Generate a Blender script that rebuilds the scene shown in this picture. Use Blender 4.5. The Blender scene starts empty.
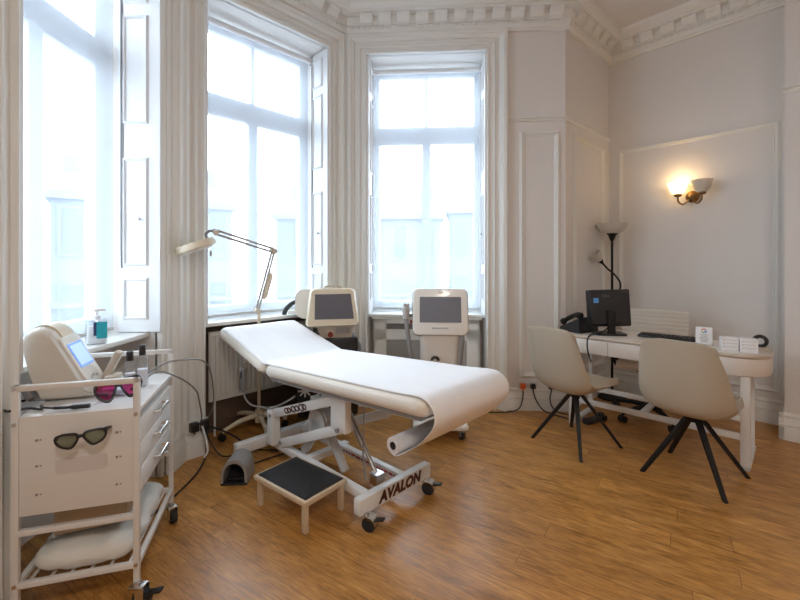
import bpy, bmesh, math, random
from mathutils import Vector, Matrix
random.seed(7)
scn = bpy.context.scene
COL = scn.collection
V = Vector
PI = math.pi

# ------------------------------------------------------------------ materials
def mat(name, col, rough=0.5, metal=0.0, spec=0.5, var=0.04, scale=6.0, bump=0.0, bscale=60.0,
        emit=None, estr=0.0, coat=0.0, trans=0.0, sub=0.0):
    m = bpy.data.materials.new(name); m.use_nodes = True
    nt = m.node_tree; b = nt.nodes['Principled BSDF']
    b.inputs['Roughness'].default_value = rough
    b.inputs['Metallic'].default_value = metal
    b.inputs['Specular IOR Level'].default_value = spec
    b.inputs['Coat Weight'].default_value = coat
    b.inputs['Transmission Weight'].default_value = trans
    tc = nt.nodes.new('ShaderNodeTexCoord')
    nz = nt.nodes.new('ShaderNodeTexNoise'); nz.inputs['Scale'].default_value = scale
    nz.inputs['Detail'].default_value = 4
    nt.links.new(tc.outputs['Object'], nz.inputs['Vector'])
    mx = nt.nodes.new('ShaderNodeMix'); mx.data_type = 'RGBA'
    c = list(col)
    mx.inputs[6].default_value = (*[max(0, x*(1-var)) for x in c], 1)
    mx.inputs[7].default_value = (*[min(1, x*(1+var)) for x in c], 1)
    nt.links.new(nz.outputs['Fac'], mx.inputs[0])
    nt.links.new(mx.outputs[2], b.inputs['Base Color'])
    if bump:
        n2 = nt.nodes.new('ShaderNodeTexNoise'); n2.inputs['Scale'].default_value = bscale
        nt.links.new(tc.outputs['Object'], n2.inputs['Vector'])
        bp = nt.nodes.new('ShaderNodeBump'); bp.inputs['Strength'].default_value = bump
        bp.inputs['Distance'].default_value = 0.01
        nt.links.new(n2.outputs['Fac'], bp.inputs['Height'])
        nt.links.new(bp.outputs['Normal'], b.inputs['Normal'])
    if emit:
        b.inputs['Emission Color'].default_value = (*emit, 1)
        b.inputs['Emission Strength'].default_value = estr
    return m

M = {}
M['wall'] = mat('wall_paint', (.79, .768, .742), .55, var=.02, scale=2, bump=.03, bscale=40)
M['trim'] = mat('gloss_white_paint', (.84, .84, .805), .35, var=.02, scale=3)
M['ceil'] = mat('ceiling_paint', (.80, .785, .77), .7, var=.015)
M['sash'] = mat('sash_white_paint', (.82, .83, .84), .4, var=.02)
M['apron'] = mat('brown_recess_shade', (.14, .095, .07), .6, var=.15, scale=9)  # shade of the radiator recess painted in as dark brown
M['white'] = mat('white_enamel', (.80, .79, .77), .3, var=.02)
M['trolley'] = mat('trolley_enamel', (.74, .72, .69), .35, var=.02)
M['vinyl'] = mat('cream_vinyl', (.80, .745, .66), .38, var=.03, bump=.05, bscale=14)
M['paper'] = mat('white_couch_paper', (.88, .87, .88), .75, var=.02, bump=.10, bscale=11)
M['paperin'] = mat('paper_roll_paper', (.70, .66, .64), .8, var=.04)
M['black'] = mat('black_plastic', (.018, .018, .02), .4, var=.1)
M['rubber'] = mat('black_rubber', (.02, .02, .022), .7, var=.2, bump=.3, bscale=200)
M['blackmetal'] = mat('black_powder_coat', (.014, .013, .013), .5, spec=.3, var=.1)
M['chrome'] = mat('brushed_chrome', (.62, .61, .60), .25, metal=1, var=.05)
M['greyp'] = mat('grey_plastic', (.27, .26, .26), .45, var=.06)
M['lgrey'] = mat('light_grey_plastic', (.52, .50, .48), .4, var=.04)
M['cream'] = mat('cream_plastic', (.72, .62, .46), .38, var=.04)
M['lampgrey'] = mat('lamp_arm_grey', (.40, .37, .33), .4, var=.04)
M['creamd'] = mat('beige_plastic', (.60, .53, .43), .42, var=.04)
M['devw'] = mat('device_white_plastic', (.82, .79, .73), .3, var=.02, coat=.2)
M['screen'] = mat('dark_grey_screen', (.115, .11, .125), .2, var=.02)
M['screenb'] = mat('blue_grey_screen', (.17, .175, .20), .22, var=.02)
M['lit'] = mat('lit_blue_screen', (.35, .5, .75), .3, emit=(.45, .66, 1.0), estr=.50)
M['litb'] = mat('blue_screen_border', (.1, .25, .6), .3, emit=(.15, .35, .95), estr=.45)
M['birch'] = mat('pale_birch_wood', (.66, .52, .36), .45, var=.12, scale=14)
M['chair'] = mat('taupe_leatherette', (.45, .385, .295), .42, var=.05, scale=4, bump=.06, bscale=160)
M['desk'] = mat('desk_white_laminate', (.80, .74, .68), .3, var=.02)
M['desktop'] = mat('desk_top_laminate', (.62, .53, .44), .3, var=.05)
M['ochair'] = mat('off_white_leather', (.76, .71, .64), .45, var=.03)
M['brass'] = mat('antique_brass', (.26, .16, .07), .3, metal=1, var=.15)
M['maroon'] = mat('maroon_print', (.07, .012, .012), .5, var=.1)
M['redtext'] = mat('red_print', (.38, .03, .03), .5, var=.2)
M['orange'] = mat('orange_plastic', (.80, .13, .015), .4, var=.05)
M['redk'] = mat('red_button', (.30, .035, .015), .35, var=.1)
M['cable'] = mat('black_cable', (.02, .02, .02), .5, var=.1)
M['gcable'] = mat('grey_cable', (.24, .23, .22), .5, var=.1)
M['wcable'] = mat('white_cable', (.72, .70, .68), .45, var=.05)
M['cloth'] = mat('white_plastic_bag', (.74, .745, .71), .55, var=.05, bump=.35, bscale=13)
M['card'] = mat('brown_cardboard', (.42, .32, .21), .75, var=.06)
M['teal'] = mat('teal_label', (.01, .36, .42), .5, var=.1)
M['navy'] = mat('navy_label', (.02, .03, .12), .5, var=.1)
M['bluest'] = mat('blue_sticker', (.10, .33, .75), .5, var=.1)
M['greytext'] = mat('grey_print', (.33, .32, .34), .5, var=.1)
M['dgreytext'] = mat('dark_grey_print', (.10, .10, .11), .4, var=.1)
M['whitep'] = mat('white_paper_card', (.86, .86, .88), .6, var=.02)
M['grille'] = mat('woven_grille', (.52, .50, .47), .6, var=.1)
M['stone'] = mat('pale_stone', (.155, .17, .20), .85, var=.1, scale=.6)
M['slate'] = mat('slate_roof', (.11, .125, .155), .8, var=.15, scale=.8)
M['outwin'] = mat('street_window_glass', (.08, .09, .12), .15, var=.1)
M['street'] = mat('street_asphalt', (.35, .35, .36), .9, var=.1)
M['G_r'] = mat('logo_red', (.75, .06, .04), .5); M['G_y'] = mat('logo_yellow', (.85, .5, .02), .5)
M['G_g'] = mat('logo_green', (.05, .40, .10), .5); M['G_b'] = mat('logo_blue', (.06, .22, .75), .5)

def glass_mat(name, col, fres=.08, gl=.02):
    m = bpy.data.materials.new(name); m.use_nodes = True; nt = m.node_tree; nt.nodes.clear()
    o = nt.nodes.new('ShaderNodeOutputMaterial'); t = nt.nodes.new('ShaderNodeBsdfTransparent')
    t.inputs['Color'].default_value = (*col, 1)
    g = nt.nodes.new('ShaderNodeBsdfGlossy'); g.inputs['Roughness'].default_value = gl
    lw = nt.nodes.new('ShaderNodeLayerWeight'); lw.inputs['Blend'].default_value = .15
    mp = nt.nodes.new('ShaderNodeMath'); mp.operation = 'MULTIPLY_ADD'
    mp.inputs[1].default_value = .5; mp.inputs[2].default_value = fres
    nt.links.new(lw.outputs['Fresnel'], mp.inputs[0])
    mx = nt.nodes.new('ShaderNodeMixShader')
    nt.links.new(mp.outputs[0], mx.inputs[0]); nt.links.new(t.outputs[0], mx.inputs[1]); nt.links.new(g.outputs[0], mx.inputs[2])
    nt.links.new(mx.outputs[0], o.inputs[0]); return m
M['glass'] = glass_mat('window_glass', (.97, .99, 1.0), .03)
M['clear'] = glass_mat('clear_bottle', (.93, .95, .97), .10, .08)
M['pink'] = glass_mat('pink_lens', (.85, .18, .50), .08, .05)
M['greenlens'] = glass_mat('green_lens', (.50, .60, .54), .16, .15)
M['clearlens'] = glass_mat('magnifier_lens', (.9, .93, .95), .08, .02)

def sheer_mat(name, col, tr, tl, df):
    m = bpy.data.materials.new(name); m.use_nodes = True; nt = m.node_tree; nt.nodes.clear()
    o = nt.nodes.new('ShaderNodeOutputMaterial'); t = nt.nodes.new('ShaderNodeBsdfTransparent')
    l = nt.nodes.new('ShaderNodeBsdfTranslucent'); d = nt.nodes.new('ShaderNodeBsdfDiffuse')
    tc = nt.nodes.new('ShaderNodeTexCoord'); nz = nt.nodes.new('ShaderNodeTexNoise'); nz.inputs['Scale'].default_value = 5
    nt.links.new(tc.outputs['Object'], nz.inputs['Vector'])
    mx0 = nt.nodes.new('ShaderNodeMix'); mx0.data_type = 'RGBA'
    mx0.inputs[6].default_value = (*[c*.97 for c in col], 1); mx0.inputs[7].default_value = (*[min(1, c*1.03) for c in col], 1)
    nt.links.new(nz.outputs['Fac'], mx0.inputs[0])
    nt.links.new(mx0.outputs[2], l.inputs['Color']); nt.links.new(mx0.outputs[2], d.inputs['Color'])
    a = nt.nodes.new('ShaderNodeMixShader'); a.inputs[0].default_value = df/(tl+df)
    nt.links.new(l.outputs[0], a.inputs[1]); nt.links.new(d.outputs[0], a.inputs[2])
    b = nt.nodes.new('ShaderNodeMixShader'); b.inputs[0].default_value = 1-tr
    nt.links.new(t.outputs[0], b.inputs[1]); nt.links.new(a.outputs[0], b.inputs[2])
    nt.links.new(b.outputs[0], o.inputs[0]); return m
M['blind'] = sheer_mat('sheer_blind_fabric', (.78, .88, 1.0), .58, .11, .31)
M['shade'] = sheer_mat('frosted_glass', (.80, .77, .72), .04, .40, .60)

def lit_shade():
    m = sheer_mat('lit_frosted_glass', (.95, .88, .75), .04, .55, .41); nt = m.node_tree
    o = [n for n in nt.nodes if n.type == 'OUTPUT_MATERIAL'][0]
    src = o.inputs[0].links[0].from_socket
    e = nt.nodes.new('ShaderNodeEmission'); e.inputs['Color'].default_value = (1, .74, .36, 1); e.inputs['Strength'].default_value = .9
    ad = nt.nodes.new('ShaderNodeAddShader'); nt.links.new(src, ad.inputs[0]); nt.links.new(e.outputs[0], ad.inputs[1])
    nt.links.new(ad.outputs[0], o.inputs[0]); return m
M['shadelit'] = lit_shade()

def floor_mat():
    m = bpy.data.materials.new('oak_laminate'); m.use_nodes = True; nt = m.node_tree; N = nt.nodes; L = nt.links
    b = N['Principled BSDF']; tc = N.new('ShaderNodeTexCoord')
    mp = N.new('ShaderNodeMapping'); mp.inputs['Rotation'].default_value = (0, 0, math.radians(34))
    L.new(tc.outputs['Object'], mp.inputs['Vector'])
    s0 = N.new('ShaderNodeSeparateXYZ'); L.new(mp.outputs[0], s0.inputs[0])
    dv = N.new('ShaderNodeMath'); dv.operation = 'DIVIDE'; dv.inputs[1].default_value = .128; L.new(s0.outputs['Y'], dv.inputs[0])
    fl = N.new('ShaderNodeMath'); fl.operation = 'FLOOR'; L.new(dv.outputs[0], fl.inputs[0])
    wn = N.new('ShaderNodeTexWhiteNoise'); wn.noise_dimensions = '1D'; L.new(fl.outputs[0], wn.inputs['W'])
    sx = N.new('ShaderNodeMath'); sx.operation = 'MULTIPLY_ADD'; sx.inputs[1].default_value = 1.25; L.new(wn.outputs['Value'], sx.inputs[0]); L.new(s0.outputs['X'], sx.inputs[2])
    cb0 = N.new('ShaderNodeCombineXYZ'); L.new(sx.outputs[0], cb0.inputs[0]); L.new(s0.outputs['Y'], cb0.inputs[1])
    br = N.new('ShaderNodeTexBrick'); br.inputs['Scale'].default_value = 1
    br.offset = 0.0; br.inputs['Brick Width'].default_value = 1.25; br.inputs['Row Height'].default_value = .128
    br.inputs['Mortar Size'].default_value = .0012; br.inputs['Mortar Smooth'].default_value = .3; br.inputs['Bias'].default_value = 0
    br.inputs['Color1'].default_value = (0, 0, 0, 1); br.inputs['Color2'].default_value = (1, 1, 1, 1); br.inputs['Mortar'].default_value = (.5, .5, .5, 1)
    L.new(cb0.outputs[0], br.inputs['Vector'])
    # stretched grain, shifted plank by plank
    sep = N.new('ShaderNodeSeparateXYZ'); L.new(mp.outputs[0], sep.inputs[0])
    ad = N.new('ShaderNodeMath'); ad.operation = 'MULTIPLY_ADD'; ad.inputs[1].default_value = 7.3
    rgb = N.new('ShaderNodeRGBToBW'); L.new(br.outputs['Color'], rgb.inputs[0])
    L.new(rgb.outputs[0], ad.inputs[0]); L.new(sep.outputs['X'], ad.inputs[2])
    cmb = N.new('ShaderNodeCombineXYZ'); L.new(ad.outputs[0], cmb.inputs[0]); L.new(sep.outputs['Y'], cmb.inputs[1]); L.new(rgb.outputs[0], cmb.inputs[2])
    mp2 = N.new('ShaderNodeMapping'); mp2.inputs['Scale'].default_value = (5.0, 38, 3); L.new(cmb.outputs[0], mp2.inputs['Vector'])
    g1 = N.new('ShaderNodeTexNoise'); g1.inputs['Scale'].default_value = 1.6; g1.inputs['Detail'].default_value = 8; g1.inputs['Roughness'].default_value = .65; g1.inputs['Distortion'].default_value = 1.1
    L.new(mp2.outputs[0], g1.inputs['Vector'])
    mp3 = N.new('ShaderNodeMapping'); mp3.inputs['Scale'].default_value = (2.2, 7.0, 2); L.new(cmb.outputs[0], mp3.inputs['Vector'])
    g2 = N.new('ShaderNodeTexNoise'); g2.inputs['Scale'].default_value = 2.4; g2.inputs['Detail'].default_value = 5; L.new(mp3.outputs[0], g2.inputs['Vector'])
    r1 = N.new('ShaderNodeValToRGB'); r1.color_ramp.elements[0].position = .30; r1.color_ramp.elements[1].position = .72
    r1.color_ramp.elements[0].color = (.20, .082, .015, 1); r1.color_ramp.elements[1].color = (.70, .37, .115, 1)
    e = r1.color_ramp.elements.new(.5); e.color = (.49, .225, .053, 1)
    sm = N.new('ShaderNodeMath'); sm.operation = 'MULTIPLY_ADD'; sm.inputs[1].default_value = .55
    s2 = N.new('ShaderNodeMath'); s2.operation = 'MULTIPLY'; s2.inputs[1].default_value = .45
    L.new(g2.outputs['Fac'], s2.inputs[0]); L.new(g1.outputs['Fac'], sm.inputs[0]); L.new(s2.outputs[0], sm.inputs[2])
    L.new(sm.outputs[0], r1.inputs[0])
    mp4 = N.new('ShaderNodeMapping'); mp4.inputs['Scale'].default_value = (9, 85, 3); L.new(cmb.outputs[0], mp4.inputs['Vector'])
    g3 = N.new('ShaderNodeTexNoise'); g3.inputs['Scale'].default_value = 1.5; g3.inputs['Detail'].default_value = 3; L.new(mp4.outputs[0], g3.inputs['Vector'])
    fr3 = N.new('ShaderNodeMapRange'); fr3.inputs['From Min'].default_value = .34; fr3.inputs['From Max'].default_value = .52; fr3.inputs['To Min'].default_value = .74; fr3.inputs['To Max'].default_value = 1.0
    L.new(g3.outputs['Fac'], fr3.inputs['Value'])
    ml = N.new('ShaderNodeMix'); ml.data_type = 'RGBA'; ml.blend_type = 'MULTIPLY'; ml.inputs[0].default_value = 1.0
    L.new(r1.outputs[0], ml.inputs[6]); L.new(fr3.outputs[0], ml.inputs[7])
    hv = N.new('ShaderNodeHueSaturation'); L.new(ml.outputs[2], hv.inputs['Color'])
    vv = N.new('ShaderNodeMapRange'); vv.inputs['To Min'].default_value = .98; vv.inputs['To Max'].default_value = 1.16
    L.new(rgb.outputs[0], vv.inputs['Value']); L.new(vv.outputs[0], hv.inputs['Value'])
    dk = N.new('ShaderNodeMix'); dk.data_type = 'RGBA'; dk.inputs[7].default_value = (.17, .070, .018, 1)
    L.new(br.outputs['Fac'], dk.inputs[0]); L.new(hv.outputs[0], dk.inputs[6]); L.new(dk.outputs[2], b.inputs['Base Color'])
    rr = N.new('ShaderNodeMapRange'); rr.inputs['To Min'].default_value = .24; rr.inputs['To Max'].default_value = .40
    L.new(g1.outputs['Fac'], rr.inputs['Value']); L.new(rr.outputs[0], b.inputs['Roughness'])
    bp = N.new('ShaderNodeBump'); bp.inputs['Strength'].default_value = .06; bp.inputs['Distance'].default_value = .01
    L.new(g1.outputs['Fac'], bp.inputs['Height']); L.new(bp.outputs[0], b.inputs['Normal'])
    b.inputs['Specular IOR Level'].default_value = .5
    return m
M['floor'] = floor_mat()

# ------------------------------------------------------------------ mesh builder
class MB:
    def __init__(s): s.bm = bmesh.new()
    def _merge(s, b2, mx=None):
        me = bpy.data.meshes.new('tmp'); b2.to_mesh(me); b2.free()
        if mx is not None: me.transform(mx)
        s.bm.from_mesh(me); bpy.data.meshes.remove(me)
    def box(s, c, size, r=0, seg=2, mx=None, rot=None):
        b = bmesh.new(); bmesh.ops.create_cube(b, size=1)
        bmesh.ops.scale(b, vec=V(size), verts=b.verts)
        if r: bmesh.ops.bevel(b, geom=b.edges[:], offset=min(r, min(size)*.49), segments=seg, profile=.5, affect='EDGES')
        t = Matrix.Translation(V(c))
        if rot is not None: t = t @ rot
        s._merge(b, (mx @ t) if mx is not None else t); return s
    def bx(s, x0, x1, y0, y1, z0, z1, r=0, seg=2, mx=None):
        return s.box(((x0+x1)/2, (y0+y1)/2, (z0+z1)/2), (abs(x1-x0), abs(y1-y0), abs(z1-z0)), r, seg, mx)
    def loft(s, rings, closed=True, cap=True, loop=False, mx=None):
        b = bmesh.new(); vs = [[b.verts.new(V(p)) for p in r] for r in rings]
        n = len(rings[0]); k = len(rings)
        for i in range(k if loop else k-1):
            a, c = vs[i], vs[(i+1) % k]
            for j in range(n if closed else n-1):
                b.faces.new((a[j], a[(j+1) % n], c[(j+1) % n], c[j]))
        if cap and closed and not loop:
            b.faces.new(vs[0][::-1]); b.faces.new(vs[-1])
        bmesh.ops.recalc_face_normals(b, faces=b.faces); s._merge(b, mx); return s
    def cyl(s, p0, p1, r0, r1=None, seg=16):
        r1 = r0 if r1 is None else r1; p0 = V(p0); p1 = V(p1); d = (p1-p0).normalized()
        a = d.orthogonal().normalized(); c = d.cross(a)
        ring = lambda p, r: [p + (a*math.cos(t)+c*math.sin(t))*r for t in [2*PI*i/seg for i in range(seg)]]
        return s.loft([ring(p0, max(r0, 1e-4)), ring(p1, max(r1, 1e-4))])
    def tube(s, pts, r, seg=8, smooth=0, loop=False):
        pts = [V(p) for p in pts]
        if smooth: pts = catmull(pts, smooth)
        rr = r if isinstance(r, list) else [r]*len(pts)
        t0 = (pts[1]-pts[0]).normalized(); a = t0.orthogonal().normalized(); rings = []
        for i, p in enumerate(pts):
            t = (pts[min(i+1, len(pts)-1)]-pts[max(i-1, 0)]).normalized()
            a = (a - t*a.dot(t)).normalized(); c = t.cross(a)
            rings.append([p+(a*math.cos(q)+c*math.sin(q))*rr[min(i, len(rr)-1)] for q in [2*PI*j/seg for j in range(seg)]])
        return s.loft(rings, loop=loop)
    def lathe(s, prof, seg=24, mx=None, cap=True):
        rings = [[(max(r, 1e-4)*math.cos(2*PI*i/seg), max(r, 1e-4)*math.sin(2*PI*i/seg), z) for i in range(seg)] for r, z in prof]
        return s.loft(rings, mx=mx, cap=cap)
    def prism(s, poly, h, mx=None, r=0, seg=3, caps_only=False):
        b = bmesh.new(); lo = [b.verts.new((x, y, 0)) for x, y in poly]; hi = [b.verts.new((x, y, h)) for x, y in poly]
        n = len(poly); f0 = b.faces.new(lo[::-1]); f1 = b.faces.new(hi)
        for i in range(n): b.faces.new((lo[i], lo[(i+1) % n], hi[(i+1) % n], hi[i]))
        bmesh.ops.recalc_face_normals(b, faces=b.faces)
        if r:
            eds = list(f0.edges)+list(f1.edges)
            bmesh.ops.bevel(b, geom=eds, offset=r, segments=seg, profile=.5, affect='EDGES')
        s._merge(b, mx); return s
    def grid(s, f, nu, nv):
        b = bmesh.new(); vs = [[b.verts.new(V(f(i/nu, j/nv))) for i in range(nu+1)] for j in range(nv+1)]
        for j in range(nv):
            for i in range(nu): b.faces.new((vs[j][i], vs[j][i+1], vs[j+1][i+1], vs[j+1][i]))
        s._merge(b); return s
    def sphere(s, c, r, mx=None, seg=16):
        b = bmesh.new(); bmesh.ops.create_uvsphere(b, u_segments=seg, v_segments=seg//2+2, radius=1)
        rv = V(r) if hasattr(r, '__len__') else V((r, r, r))
        bmesh.ops.scale(b, vec=rv, verts=b.verts)
        t = Matrix.Translation(V(c)); s._merge(b, (mx @ t) if mx is not None else t); return s
    def xform(s, f):
        for v in s.bm.verts: v.co = V(f(v.co))
        return s
    def build(s, name, m, parent=None, mx=None, angle=35, smooth=True):
        me = bpy.data.meshes.new(name); s.bm.to_mesh(me); s.bm.free()
        me.materials.append(m)
        if smooth:
            me.polygons.foreach_set('use_smooth', [True]*len(me.polygons))
            me.set_sharp_from_angle(angle=math.radians(angle))
        o = bpy.data.objects.new(name, me); COL.objects.link(o)
        if mx is not None: o.matrix_world = mx
        if parent is not None: o.parent = parent
        return o

def catmull(pts, n):
    out = []; P = [pts[0]]+pts+[pts[-1]]
    for i in range(1, len(P)-2):
        for k in range(n):
            t = k/n; a, b, c, d = P[i-1], P[i], P[i+1], P[i+2]
            out.append(.5*((2*b)+(c-a)*t+(2*a-5*b+4*c-d)*t*t+(3*b-a-3*c+d)*t**3))
    out.append(pts[-1]); return out

def tag(o, label=None, cat=None, group=None, kind=None):
    if label: o['label'] = label
    if cat: o['category'] = cat
    if group: o['group'] = group
    if kind: o['kind'] = kind
    return o
def thing(name, label, cat, loc=(0, 0, 0), rz=0, group=None):
    o = bpy.data.objects.new(name, None); COL.objects.link(o); o.empty_display_size = .05
    o.location = loc; o.rotation_euler = (0, 0, rz); return tag(o, label, cat, group)
def struct(o): o['kind'] = 'structure'; return o
def copytree(o, parent=None):
    c = o.copy(); COL.objects.link(c)
    if parent is not None: c.parent = parent
    for ch in list(o.children): copytree(ch, c)
    return c
def Rz(a): return Matrix.Rotation(a, 4, 'Z')
def Rx(a): return Matrix.Rotation(a, 4, 'X')
def Ry(a): return Matrix.Rotation(a, 4, 'Y')
def T(*p): return Matrix.Translation(V(p))
def rrect(w, h, r, n=5):
    pts = []
    for cx, cy, a0 in ((w/2-r, h/2-r, 0), (-w/2+r, h/2-r, 90), (-w/2+r, -h/2+r, 180), (w/2-r, -h/2+r, 270)):
        for i in range(n+1):
            a = math.radians(a0+90*i/n); pts.append((cx+r*math.cos(a), cy+r*math.sin(a)))
    return pts
def text_mesh(name, body, size, m, parent, mx, shear=0, depth=.0006, bold=0.0, width=1.0):
    cu = bpy.data.curves.new(name, 'FONT'); cu.body = body; cu.size = size; cu.shear = shear; cu.extrude = depth
    cu.offset = bold; cu.align_x = 'CENTER'; cu.align_y = 'CENTER'; cu.space_character = 1.05
    t = bpy.data.objects.new(name+'_tmp', cu); COL.objects.link(t)
    dg = bpy.context.evaluated_depsgraph_get(); me = bpy.data.meshes.new_from_object(t.evaluated_get(dg))
    bpy.data.objects.remove(t); bpy.data.curves.remove(cu)
    me.transform(mx @ Matrix.Diagonal((width, 1, 1, 1))); me.name = name; me.materials.clear(); me.materials.append(m)
    o = bpy.data.objects.new(name, me); COL.objects.link(o); o.parent = parent; return o

# ------------------------------------------------------------------ room plan (metres)
C0 = V((-1.51, 2.80)); C1 = V((-.514, 3.85)); C2 = V((1.492, 3.715)); C3 = V((2.224, 4.384))
W1n = V((-1.51, 1.156)); E = V((-2.45, .31)); G = V((1.297, -3.85)); H = V((5.90, .30))
CEIL = 3.67; HEAD = 3.26; TH = .45
def frame(p, q):
    d = (q-p); L = d.length; d /= L
    mx = Matrix(((d.x, -d.y, 0, p.x), (d.y, d.x, 0, p.y), (0, 0, 1, 0), (0, 0, 0, 1)))
    return mx, L

def outline(off):
    ps = [E, W1n, C0, C1, C2, C3, H, G]; out = []
    for i, p in enumerate(ps):
        a = (p-ps[i-1]).normalized(); b = (ps[(i+1) % len(ps)]-p).normalized()
        n0 = V((-a.y, a.x)); n1 = V((-b.y, b.x)); n = (n0+n1)/(1+n0.dot(n1)); out.append((p.x+n.x*off, p.y+n.y*off))
    return out
struct_slab = lambda name, m, z: MB().prism(outline(TH-.02), .12, mx=Matrix.Translation((0, 0, z))).build(name, m)
struct_slab('floor', M['floor'], -.12)['kind'] = 'structure'
struct_slab('ceiling', M['ceil'], CEIL)['kind'] = 'structure'

def plain_wall(name, p, q, e0=0, e1=0):
    mx, L = frame(p, q); return struct(MB().bx(-e0, L+e1, 0, TH, 0, CEIL).build(name, M['wall'], mx=mx))
def window_wall(name, p, q, x0, x1, sill, e0, e1):
    mx, L = frame(p, q); m = MB()
    m.bx(-e0, x0, 0, TH, 0, CEIL); m.bx(x1, L+e1, 0, TH, 0, CEIL); m.bx(x0, x1, 0, TH, HEAD, CEIL)
    w = struct(m.build(name, M['wall'], mx=mx))
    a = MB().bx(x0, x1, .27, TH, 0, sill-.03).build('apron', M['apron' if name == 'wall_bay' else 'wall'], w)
    return w
W1 = (W1n, C0, .449, 1.404, .90); W2 = (C0, C1, .172, 1.242, .885); WC = (C1, C2, .212, 1.305, .85)
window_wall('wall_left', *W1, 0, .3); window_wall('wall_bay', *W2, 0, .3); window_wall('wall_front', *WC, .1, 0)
plain_wall('wall_alcove', C2, C3, 0, .4); plain_wall('wall_right', C3, H, 0, .4)
plain_wall('wall_rear', H, G, .0, .4); plain_wall('wall_back', G, E, 0, .4)
plain_wall('wall_corner', E, W1n, 0, 0)
mxR, LR = frame(C3, H); mxA, LA = frame(C2, C3); mxC, LC = frame(C1, C2); mx2, L2 = frame(C0, C1); mx1, L1 = frame(W1n, C0)
PX0, PX1, PD = 1.40, 3.3, .335
struct(MB().bx(PX0, PX1, -PD, 0, 0, CEIL).build('wall_pier', M['wall'], mx=mxR))

# swept frames on a wall: profile = [(offset outward from the opening, height off the wall)]
def frame_sweep(m, x0, x1, z0, z1, prof, closed=True, y=0.0, sgn=-1):
    if closed: cs = [(x0, z0, -1, -1), (x0, z1, -1, 1), (x1, z1, 1, 1), (x1, z0, 1, -1)]
    else: cs = [(x0, z0, -1, 0), (x0, z1, -1, 1), (x1, z1, 1, 1), (x1, z0, 1, 0)]
    m.loft([[(x+o*dx, y+sgn*d, z+o*dz) for o, d in prof] for x, z, dx, dz in cs], loop=closed, cap=not closed)
    return m
def casing_prof(w):
    f = [(0, -.01), (0, .030), (.07, .038), (.12, .030), (.14, .018), (.30, .018), (.32, .028), (.38, .034), (.44, .028), (.46, .016),
         (.62, .016), (.64, .030), (.70, .040), (.76, .046), (.80, .060), (.95, .060), (1, .045), (1, -.01)]
    return [(a*w, d) for a, d in f]
PANEL = [(0, -.005), (0, .006), (.008, .014), (.014, .010), (.020, .020), (.030, .024), (.038, .014), (.046, .010), (.050, -.005)]

# ------------------------------------------------------------------ windows, shutters, blinds
def window(n, p, q, x0, x1, sill, cw, label_mat=None, sill_y=.045, mullion=True, shutters=(1, 1)):
    mx, L = frame(p, q)
    w = MB(); frame_sweep(w, x0, x1, 0.0, HEAD, casing_prof(cw), closed=False)
    w = struct(w.build('window_%d' % n, M['trim'], mx=mx, angle=25))
    y0, y1 = .33, .385
    s = MB()
    jw = .075
    frame_sweep(s, x0+jw, x1-jw, sill+.09, HEAD-.075, [(0, 0), (0, .055), (jw, .055), (jw, 0)], y=y1)
    s.bx(x0, x1, y0-.005, y1, sill, sill+.10)
    s.bx(x0, x1, y0-.01, y1, 2.52, 2.69, r=.006)
    cx = (x0+x1)/2
    s.bx(cx-.016, cx+.016, y0+.005, y1-.005, 2.69, HEAD-.07)
    s.bx(cx-.042, cx+.042, y0, y1, sill+.09, 2.52)
    s.build('sash_frame', M['sash'], w)
    for (a, b, c, d) in ((x0+.05, cx, sill+.06, 2.55), (cx, x1-.05, sill+.06, 2.55), (x0+.05, cx, 2.66, HEAD-.05), (cx, x1-.05, 2.66, HEAD-.05)):
        MB().bx(a, b, .356, .360, c, d).build('glass_pane', M['glass'], w)
    MB().bx(x0, x1, sill_y, .345, sill-.028, sill, r=.006).build('sill', M['trim'], w)
    for side, sx, sg in ((shutters[0], x0, 1), (shutters[1], x1, -1)):
        if not side: continue
        sh = MB(); a, b = sx, sx+sg*.016
        sh.bx(a, b, -.028, .232, sill+.005, HEAD-.01)
        fm = Matrix(((0, -sg, 0, b), (1, 0, 0, 0), (0, 0, 1, 0), (0, 0, 0, 1)))
        for z0, z1 in ((1.0, 1.22), (1.33, 1.96), (2.21, 2.84), (2.95, 3.17)):
            t = MB(); frame_sweep(t, .062, .182, z0, z1, [(0, -.004), (0, .004), (.008, .012), (.016, .006), (.024, -.004)], sgn=-1)
            t.xform(lambda c, sg=sg, b=b: (b - sg*c.y, c.x, c.z))
            me = bpy.data.meshes.new('tmp'); t.bm.to_mesh(me); t.bm.free(); sh.bm.from_mesh(me); bpy.data.meshes.remove(me)
        so = sh.build('shutter', M['sash'], w)
        if sg == -1 or n == 1:
            kn = MB(); kn.sphere((b+sg*.018, .09, 1.60), .011); kn.cyl((b, .09, 1.60), (b+sg*.012, .09, 1.60), .005, seg=8)
            kn.build('shutter_knob', M['chrome'], so)
    return w, mx
wA = window(1, W1n, C0, .449, 1.404, .90, .20)
wB = window(2, C0, C1, .172, 1.242, .885, .168, sill_y=.09)
wC = window(3, C1, C2, .212, 1.305, .85, .185)

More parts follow.
